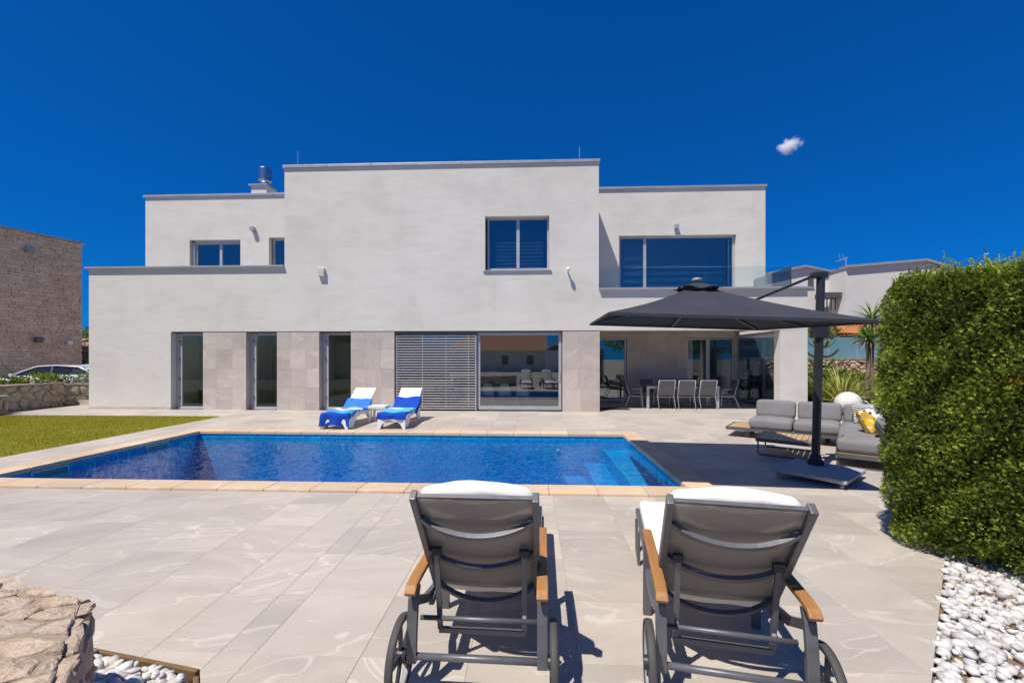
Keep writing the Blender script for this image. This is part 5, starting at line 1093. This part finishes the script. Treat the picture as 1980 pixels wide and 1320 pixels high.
# ------------------------------------------------------------ neighbouring buildings
def tiled_roof(parent, x0, x1, y0, y1, z0, z1, mat, pitch=.22, name='roof'):
    """mono-pitch roof of half-round tiles, rising with y; each row of tiles a ridge of its own"""
    m_ = MB(); m_.add([(x0, y0, z0 - .06), (x1, y0, z0 - .06), (x1, y1, z1 - .06), (x0, y1, z1 - .06)], [(0, 1, 2, 3)]); n_ = int((x1 - x0) / pitch)
    r_ = m_.build(name, mat, parent); sl = math.hypot(y1 - y0, z1 - z0); t0 = None
    for k in range(n_):
        if t0 is None:
            vs, fs = [], []; rows = max(2, int(sl / .4))
            for j in range(rows):
                for e, (f_, dz) in enumerate(((j / rows, .015), ((j + 1.05) / rows, 0))):
                    for a in np.linspace(0, math.pi, 6): vs.append((math.cos(a) * pitch * .5, (y1 - y0) * f_, (z1 - z0) * f_ + math.sin(a) * .07 + dz))
                b = j * 12
                for i in range(5): fs.append((b + i, b + i + 1, b + 7 + i, b + 6 + i))
            o = MB().add(vs, fs).build('tile_row', mat, r_); t0 = o.data
        else: o = new_obj('tile_row', t0, None, r_)
        o.location = (x0 + (k + .5) * pitch, y0, z0)
    return r_
gh = thing('garden_house', 'blue-grey outbuilding with orange tiled roof behind the teal fence', 'building', (21, 26, 1.6), 0, None, True)
q0 = on_plane(1612, 640, 25.5).x; MB().box(q0, q0 + 7, 25.6, 29, 1.6, 3.05).build('wall', 'slate_blue', gh); MB().box(q0 + .6, q0 + 2.0, 25.55, 25.599, 1.7, 2.6).build('window', 'alu_dark', gh); MB().box(q0 - .1, q0 + 6, 25.3, 25.59, 2.72, 2.78).build('ledge', 'white_plastic', gh)
tiled_roof(gh, q0 - .3, q0 + 7, 25.2, 29.2, 3.1, 4.0, 'terracotta')
M['render_white'] = plain('neighbour_render', (.66, .63, .59), .9, 0, .05, .6)
wh = thing('neighbour_house', 'white neighbouring house with a gently peaked roofline and antenna beyond the parasol', 'house', (24, 37, 1.6), 0, None, True)
def gable(parent, pts, y0, y1, mat='render_white', nm='wall'):
    vs = []; n_ = len(pts)
    for Y in (y0, y1): vs += [(x, Y, z) for x, z in pts]
    return MB().add(vs, [tuple(range(n_)), tuple(range(2 * n_ - 1, n_ - 1, -1))] + [(i, n_ + i, n_ + (i + 1) % n_, (i + 1) % n_) for i in range(n_)]).build(nm, mat, parent)
def PW(x, y, Y): p = on_plane(x, y, Y); return (p.x, p.z)
YA, YBk = 36., 34.
gable(wh, [PW(1420, 720, YA), PW(1640, 720, YA), PW(1640, 527, YA), PW(1621, 529, YA), PW(1555, 516, YA), PW(1420, 542, YA)], YA, YA + 8)
gable(wh, [PW(1420, 540, YA - .1), PW(1555, 513, YA - .1), PW(1622, 527, YA - .1), PW(1622, 530, YA - .1), PW(1555, 517, YA - .1), PW(1420, 544, YA - .1)], YA - .3, YA + 8.2, 'cap', 'roof_edge')
gable(wh, [PW(1636, 720, YBk), PW(1990, 720, YBk), PW(1990, 560, YBk), PW(1900, 540, YBk), PW(1787, 504, YBk), PW(1636, 517, YBk)], YBk, YBk + 9)
gable(wh, [PW(1634, 514, YBk), PW(1787, 501, YBk), PW(1990, 557, YBk), PW(1990, 562, YBk), PW(1787, 505.5, YBk), PW(1634, 518.5, YBk)], YBk - .25, YBk + 9.2, 'cap', 'roof_edge')
def wbox(x0, y0, x1, y1, Y, d0, d1, nm, mat): a, b_ = on_plane(x0, y1, Y), on_plane(x1, y0, Y); return MB().box(a.x, b_.x, Y - d0, Y + d1, a.z, b_.z).build(nm, mat, wh)
wbox(1562, 535, 1573, 556, YA, .03, .0, 'window', 'alu_dark'); wbox(1560, 556, 1574, 558, YA, .08, .0, 'window_sill', 'cap'); wbox(1725, 555, 1750, 585, YBk, .03, 0, 'window', 'alu_dark')
wbox(1585, 567, 1636, 577, YA - 1, .6, .6, 'canopy_roof', 'alu_dark'); 
for k in range(5): wbox(1598 + k * 8, 577, 1600 + k * 8, 600, YA - 1, .02, .02, 'railing_bar', 'alu_dark')
a = on_plane(1647, 512, YBk); at_ = thing('roof_antenna', 'thin television antenna on the white neighbouring roof', 'antenna', (a.x, YBk + .6, a.z - .05)); MB().tube([(0, 0, 0), (0, 0, .75)], .03, 6).build('mast', 'alu', at_); MB().bar((-.75, 0, .45), (.1, 0, .75), .03, .03).build('boom', 'alu', at_)
for k in range(6): MB().bar((-.7 + k * .14, -.2, .47 + k * .055), (-.7 + k * .14, .2, .47 + k * .055), .02, .02).build('element', 'alu', at_)
for (x, dz) in ((-.42, .22), (-.15, .2)): MB().bar((x, 0, .5), (x - .1, 0, .8 + dz), .02, .02).build('element', 'alu', at_)
# stone house on the left
sh = thing('stone_house', 'tall neighbouring house clad in brown rubble masonry beyond the lawn', 'house', (-24, 20, 0), 0, None, True)
c1 = Vector(cam2world((157 - 990) / 820 * 22, 22)); c0 = Vector(cam2world((0 - 990) / 820 * 19.25, 19.25)); dv = (c1 - c0).normalized(); c00 = c0 - dv * 7; nl = Vector((-dv.y, dv.x)); zt = EYE + 223 * 22 / 820
MB().prism([(c00.x, c00.y), (c1.x - .03 * dv.x, c1.y - .03 * dv.y), (c1.x + nl.x * 9, c1.y + nl.y * 9), (c00.x + nl.x * 9, c00.y + nl.y * 9)], -.05, zt).build('wall', 'mortar', sh)
rgm = random.Random(5); mrn = []; mm = MB(); L_ = (c1 - c00).length; z = 0.; rows = 0; nrm3 = Vector((-nl.x, -nl.y, 0)); d3 = Vector((dv.x, dv.y, 0))
while z < zt - .02:
    hgt = min(rgm.uniform(.07, .15), zt - z); s = -.2 * rgm.random()
    while s < L_:
        w_ = rgm.uniform(.12, .42); a, b_ = max(0, s), min(L_ + .02, s + w_); t_ = rgm.uniform(.02, .055)
        if b_ - a > .05:
            p = Vector((c00.x, c00.y, 0)) + d3 * ((a + b_) / 2) + nrm3 * (t_ / 2 - .005) + Vector((0, 0, z + hgt / 2)); mm.obox(tuple(p), (b_ - a - rgm.uniform(.004, .02), t_ + .01, hgt - rgm.uniform(.004, .02)), math.atan2(dv.y, dv.x) + rgm.uniform(-.03, .03)); mrn += [rgm.random()] * 8
        s += w_
    z += hgt
mo = mm.build('masonry_stones', 'masonry', sh, kind='stuff'); mo.data.attributes.new('rnd', 'FLOAT', 'POINT').data.foreach_set('value', mrn)
m_ = MB(); p0, p1 = Vector((c00.x, c00.y, zt)) + nrm3 * .12, Vector((c1.x, c1.y, zt)) + nrm3 * .12 + d3 * .1; MB().bar(p0 - nrm3 * .2 + Vector((0, 0, .04)), p1 - nrm3 * .2 + Vector((0, 0, .04)), .5, .07).build('roof_edge', 'cap', sh)
def on_wall(px, py):                                              # a point on that wall
    d = Vector(ray(px, py)); n = nrm3; t_ = (Vector((c00.x, c00.y, 0)) - Vector((0, 0, EYE))).dot(n) / d.dot(n); return Vector((0, 0, EYE)) + d * t_
for (px, py, lab, mt, sz) in ((54, 484, 'small square vent light high on the stone house', 'plastic_grey', .3), (71, 657, 'black spotlight on the stone house wall above the car', 'alu_dark', .26), (131, 662, 'white spotlight on the stone house wall near its corner', 'white_plastic', .2)):
    q = on_wall(px, py); o = MB().obox((0, 0, 0), (sz, .2, sz), math.atan2(dv.y, dv.x)).build('wall_spotlight', mt, None, bevel=.03); o.location = q + nrm3 * .15; tag(o, lab, 'lamp', 'fittings on the stone house')
# low wall, planting, steps and car on the left
lw = thing('garden_wall', 'low fieldstone garden wall below the white flowers', 'wall', (-16.2, 13, 0), 0, None, True)
P0, P1, P2 = (-16.05, 10.6), (-16.55, 14.35), (-16.2, 15.9); H_ = .80
def lowwall(p, q, h, seed, th=.32, cell=.36):
    d = Vector((q[0] - p[0], q[1] - p[1], 0)); L_ = d.length; n = Vector((d.y, -d.x, 0)).normalized()
    MB().prism([(p[0], p[1]), (q[0], q[1]), (q[0] - n.x * th, q[1] - n.y * th), (p[0] - n.x * th, p[1] - n.y * th)], -.05, h - .01).build('core', 'mortar', lw)
    stones_on(lw, (p[0], p[1], 0), d, (0, 0, 1), [(0, 0), (L_, 0), (L_, h), (0, h)], cell, 'rock2', .016, .05, .035, .008, (1.1, .85), 0, seed)
    MB().prism([(p[0] + n.x * .03, p[1] + n.y * .03), (q[0] + n.x * .03, q[1] + n.y * .03), (q[0] - n.x * (th + .03), q[1] - n.y * (th + .03)), (p[0] - n.x * (th + .03), p[1] - n.y * (th + .03))], h - .009, h + .04).build('capping', 'rock', lw)
lowwall(P0, P1, H_, 3); lowwall(P1, (-14.62, 16.1), .74, 4)
lw2 = thing('wall_pier', 'short lower fieldstone pier in front of the garden wall', 'wall', (-15.7, 11.9, 0), 0, None, True); lwk = lw; lw = lw2; lowwall((-15.62, 11.0), (-15.72, 12.1), .52, 8, .35); lowwall((-16.0, 11.0 - .002), (-15.62, 11.0 - .002), .52, 9, .1); lw = lwk
stp = thing('garden_steps', 'two pale stone steps up beside the white house', 'steps', (-15.5, 15, 0), 0, None, True); MB().box(-16.25, -14.62, 14.55, 14.9, -.02, .17).build('step', 'tile', stp); MB().box(-16.2, -14.62, 14.902, 15.9, -.02, .34).build('step', 'tile', stp)
hr = thing('hose_reel', 'black garden hose coiled against the corner of the white house', 'hose', (-14.85, 14.3, .0)); MB().tube([(.0, .19 * math.cos(a), .40 + .19 * math.sin(a)) for a in np.linspace(0, 2 * math.pi, 25)[:-1]], .022, 8, True).build('coil', 'rubber', hr, smooth=True); MB().tube([(0, .02, .2), (-.1, .1, .03), (-.3, 0, .015)], .018, 6).build('hose_end', 'rubber', hr); MB().bar((.12, 0, .0), (.12, 0, .45), .06, .04).build('stand', 'rubber', hr)
gr = thing('glass_railing', 'clear glass railing panel on the garden wall', 'railing', (-15.9, 15.2, .78), 0, None, True); MB().bar((-16.50, 14.5, 1.05), (-14.7, 16.05, 1.05), .012, .5).build('panel', 'glass_clear', gr)
rg = random.Random(4); PBED = MB().prism([(-17.8, 10.6), (-16.40, 10.6), (-16.90, 14.35), (-15.0, 16.6), (-16.5, 17.2), (-18.2, 14.6)], -.05, .74).build('planting_bed', 'soil', kind='structure')
for i in range(13):
    f_ = i / 12; bx = -16.75 - .35 * rg.random() - .35 * f_ * (f_ < .75) + (f_ > .75) * (f_ - .75) * 5.2; by = 11.2 + f_ * 4.6; wh_ = i in (2, 3, 4, 6, 9, 11); r_ = rg.uniform(.22, .34)
    t_ = thing('flowering_shrub' if wh_ else 'green_shrub', ('white flowering shrub' if wh_ else 'leafy green shrub') + ' on the garden wall in front of the parked car', 'shrub', (bx, by, .74), 0, 'white flowering shrubs on the garden wall' if wh_ else 'green shrubs on the garden wall')
    leaf_cloud('leaves', 'shrub', [(0, 0, r_ * .6), (.2, .1, r_ * .5)], [(r_, r_, r_ * .65)] * 2, 700, .085, .04, t_, seed=i + 40); MB().tube([(0, 0, -.02), (0, 0, .2)], .012, 6).build('stem', 'trunk', t_)
    if wh_: leaf_cloud('blossom', 'flower', [(0, 0, r_ * .7), (.2, .0, r_ * .6)], [(r_ * 1.02, r_ * 1.02, r_ * .68)] * 2, 320, .05, .045, t_, seed=i + 70, shell=.9)
def car():
    t_ = thing('parked_car', 'white hatchback parked in front of the stone house', 'car', (-20.1, 17.3, 0), R(187)); secs = []       # nose towards +x in its own frame
    prof = [(-2.05, .45, .80, .62), (-1.95, .28, .98, .78), (-1.5, .22, 1.02, .86), (-.6, .22, 1.0, .88), (.6, .22, .98, .88), (1.1, .22, .95, .87), (1.7, .24, .85, .82), (2.0, .30, .72, .70), (2.1, .42, .60, .55)]
    vs, fs = [], []
    for x, z0_, z1_, w_ in prof: vs += [(x, -w_ * .96, z0_), (x, -w_, (z0_ + z1_) / 2), (x, -w_ * .93, z1_), (x, w_ * .93, z1_), (x, w_, (z0_ + z1_) / 2), (x, w_ * .96, z0_)]
    for j in range(len(prof) - 1):
        for i in range(6): fs.append((j * 6 + i, j * 6 + (i + 1) % 6, j * 6 + 6 + (i + 1) % 6, j * 6 + 6 + i))
    fs += [tuple(range(6)), tuple(range(len(vs) - 1, len(vs) - 7, -1))]; body = MB().add(vs, fs).build('body', 'car_white', t_, smooth=True)
    def loft(pr, nm, mat, par, sm=False):
        vs, fs = [], []
        for x, z0_, z1_, w0, w1 in pr: vs += [(x, -w0, z0_), (x, -w1, z1_), (x, w1, z1_), (x, w0, z0_)]
        for j in range(len(pr) - 1):
            for i in range(4): fs.append((j * 4 + i, j * 4 + (i + 1) % 4, j * 4 + 4 + (i + 1) % 4, j * 4 + 4 + i))
        fs += [(3, 2, 1, 0), tuple(range(len(vs) - 4, len(vs)))]; return MB().add(vs, fs).build(nm, mat, par, smooth=sm)
    loft([(-1.85, .93, .96, .76, .70), (-1.35, .95, 1.32, .80, .64), (-.5, .95, 1.39, .81, .66), (.2, .95, 1.36, .81, .65), (.5, .95, 1.27, .81, .64), (1.2, .93, .96, .78, .72)], 'windows', 'car_glass', t_)
    vs, fs = [], []; rp = [(-1.55, 1.24, .66), (-1.3, 1.345, .665), (-.9, 1.40, .68), (-.5, 1.42, .685), (-.1, 1.41, .68), (.2, 1.385, .67), (.42, 1.33, .655)]
    for x, z_, w_ in rp:
        for u in np.linspace(-1, 1, 7): vs.append((x, u * w_, z_ - .035 * u * u)); 
    for j in range(len(rp) - 1):
        for i in range(6): a = j * 7 + i; fs.append((a, a + 1, a + 8, a + 7))
    MB().add(vs, fs).build('roof', 'car_white', t_, smooth=True)
    for s in (-1, 1):
        MB().sweep([(.42, s * .645, 1.315), (.75, s * .70, 1.18), (1.25, s * .775, .95)], .07, .05).build('front_pillar', 'car_white', t_); MB().sweep([(-1.9, s * .76, .97), (-1.6, s * .70, 1.2), (-1.3, s * .665, 1.33), (-.5, s * .68, 1.395), (.2, s * .67, 1.36), (.45, s * .65, 1.31)], .05, .05).build('roof_rail', 'car_white', t_, smooth=True); MB().bar((-.35, s * .815, .95), (-.32, s * .68, 1.36), .06, .03).build('door_pillar', 'alu_dark', t_)
        MB().obox((.95, s * .95, 1.0), (.12, .18, .13), 0).build('mirror', 'car_white', t_, bevel=.03)
        for x in (-1.3, 1.3):
            w_ = MB().lathe([(.0, -.1), (.2, -.1), (.31, -.09), (.32, 0), (.31, .09), (.2, .1), (.0, .1)], 20, (x, s * .78, .32), 'y').build('wheel', 'rubber', t_, smooth=True); MB().lathe([(.0, -.02), (.2, -.02), (.2, .02), (.0, .02)], 16, (x, s * .885, .32), 'y').build('rim', 'plastic_grey', w_)
        MB().obox((2.0, s * .52, .66), (.1, .26, .12), 0).build('headlight', 'glass_clear', t_); MB().obox((-2.0, s * .62, .8), (.08, .18, .2), 0).build('tail_light', 'terracotta', t_)
car()
# things between the two houses on the left, and the house across the road that the glass mirrors
q = cam2world((166 - 990) / 820 * 30, 30); t_ = thing('far_tree', 'green tree in the gap between the stone house and the white house', 'tree', (q[0], q[1], 0)); MB().tube([(0, 0, 0), (0, 0, 2.8)], [.15, .08], 8).build('trunk', 'trunk', t_); leaf_cloud('crown', 'shrub', [(0, 0, 3.1), (.8, 0, 2.7), (-.8, .2, 2.8), (.2, .4, 2.4)], [(.9, .9, .8)] * 4, 3500, .16, .08, t_, seed=90)
q = cam2world((166 - 990) / 820 * 26, 26); rw2 = thing('rubble_wall', 'ochre rubble stone wall in the gap behind the car', 'wall', (q[0], q[1], 0), 0, None, True); MB().box(q[0] - 3.5, q[0] + 3.5, q[1], q[1] + .4, -.05, 2.95).build('core', 'mortar', rw2); stones_on(rw2, (q[0] - 3.5, q[1], 0), (1, 0, 0), (0, 0, 1), [(0, 0), (7, 0), (7, 2.9), (0, 2.9)], .4, 'rock', .012, .06, .09, .03, (1.2, .75), 0, 55, 'stones')
q = cam2world((165 - 990) / 820 * 23.5, 23.5); t_ = thing('yellow_green_shrub', 'yellow-green shrub in front of the ochre rubble wall', 'shrub', (q[0], q[1], 0)); leaf_cloud('leaves', 'shrub', [(0, 0, .9), (.5, 0, .7), (-.5, 0, .7)], [(.6, .5, .7)] * 3, 1200, .11, .05, t_, seed=91); MB().tube([(0, 0, 0), (0, 0, .8)], .03, 6).build('stem', 'trunk', t_)
oh = thing('opposite_house', 'grey rendered house with a brown tiled hip roof, mirrored in the sliding glass door', 'house', (0, -34, 0), 0, None, True)
MB().box(-12, 2, -42, -32, -.05, 3.0).build('wall', 'intwall', oh)
gable(oh, [(2.0, -.05), (9.0, -.05), (9.0, 3.6), (5.5, 5.4), (2.0, 3.0)], -42, -31, 'intwall')
vs = [(-12.6, -31.4, 2.9), (2.4, -31.4, 2.9), (2.4, -37, 6.2), (-8, -37, 6.2), (-12.6, -42.6, 2.9), (2.4, -42.6, 2.9)]; MB().add(vs, [(0, 1, 2, 3), (3, 2, 5, 4), (0, 3, 4), (1, 5, 2)]).build('roof', 'terracotta_old', oh)
for x in (-8.5, -4, -.5): MB().box(x, x + .9, -31.99, -31.95, .9, 2.2).build('window', 'alu_dark', oh)
for (x, h_, r_) in ((-26, 5, 3.5), (-19, 4, 2.6), (16, 6, 3.6), (24, 5, 3.2), (32, 6, 4)):
    t_ = thing('garden_tree', 'broad green tree beside the opposite house, mirrored in the glass', 'tree', (x, -36, 0), 0, 'trees across the road'); MB().tube([(0, 0, 0), (0, 0, h_)], [.25, .1], 8).build('trunk', 'trunk', t_); leaf_cloud('crown', 'shrub', [(0, 0, h_), (r_ * .5, 0, h_ * .8), (-r_ * .5, .3, h_ * .85)], [(r_ * .7, r_ * .7, r_ * .55)] * 3, 1500, .5, .3, t_, seed=int(x) + 99)
bw = thing('added_boundary_wall', 'long pale wall added out of view to keep sky reflections out of the narrow doors', 'wall', (-24, -9, 0), 0, None, True); MB().box(-48, -7, -9.3, -9, -.05, 2.9).build('wall', 'intwall', bw); MB().box(-48.05, -6.95, -9.35, -8.95, 2.902, 2.98).build('capping', 'cap', bw)  # unseen wall added so the door glass mirrors less sky
# one small cloud
m, nt, out = newmat('cloud_vapour'); tc = nt.nodes.new('ShaderNodeTexCoord'); ln = N(nt, 'VectorMath', operation='LENGTH'); nt.links.new(tc.outputs['Object'], ln.inputs[0])
nz = noise(nt, tc.outputs['Object'], 1.9, 6, .62); dn = math_(nt, 'SUBTRACT', math_(nt, 'MULTIPLY_ADD', nz, 1.9, -.35), ln.outputs['Value']); dn = math_(nt, 'MULTIPLY', math_(nt, 'MAXIMUM', dn, 0.), .3)
pv = N(nt, 'VolumePrincipled', {'Color': (1, 1, 1, 1), 'Anisotropy': .2}); nt.links.new(dn, pv.inputs['Density']); nt.links.new(pv.outputs[0], out.inputs['Volume']); M['cloud'] = m
d = Vector(ray(1525, 281)); c_ = Vector((0, 0, EYE)) + d * 900
cl = new_obj('cloud', npmesh('cloud', IV2 * 1.05, IF2), 'cloud', None, 'structure'); cl.location = c_; cl.scale = (34, 26, 24)
for o in bpy.data.objects:
    if '_w' in o: del o['_w']
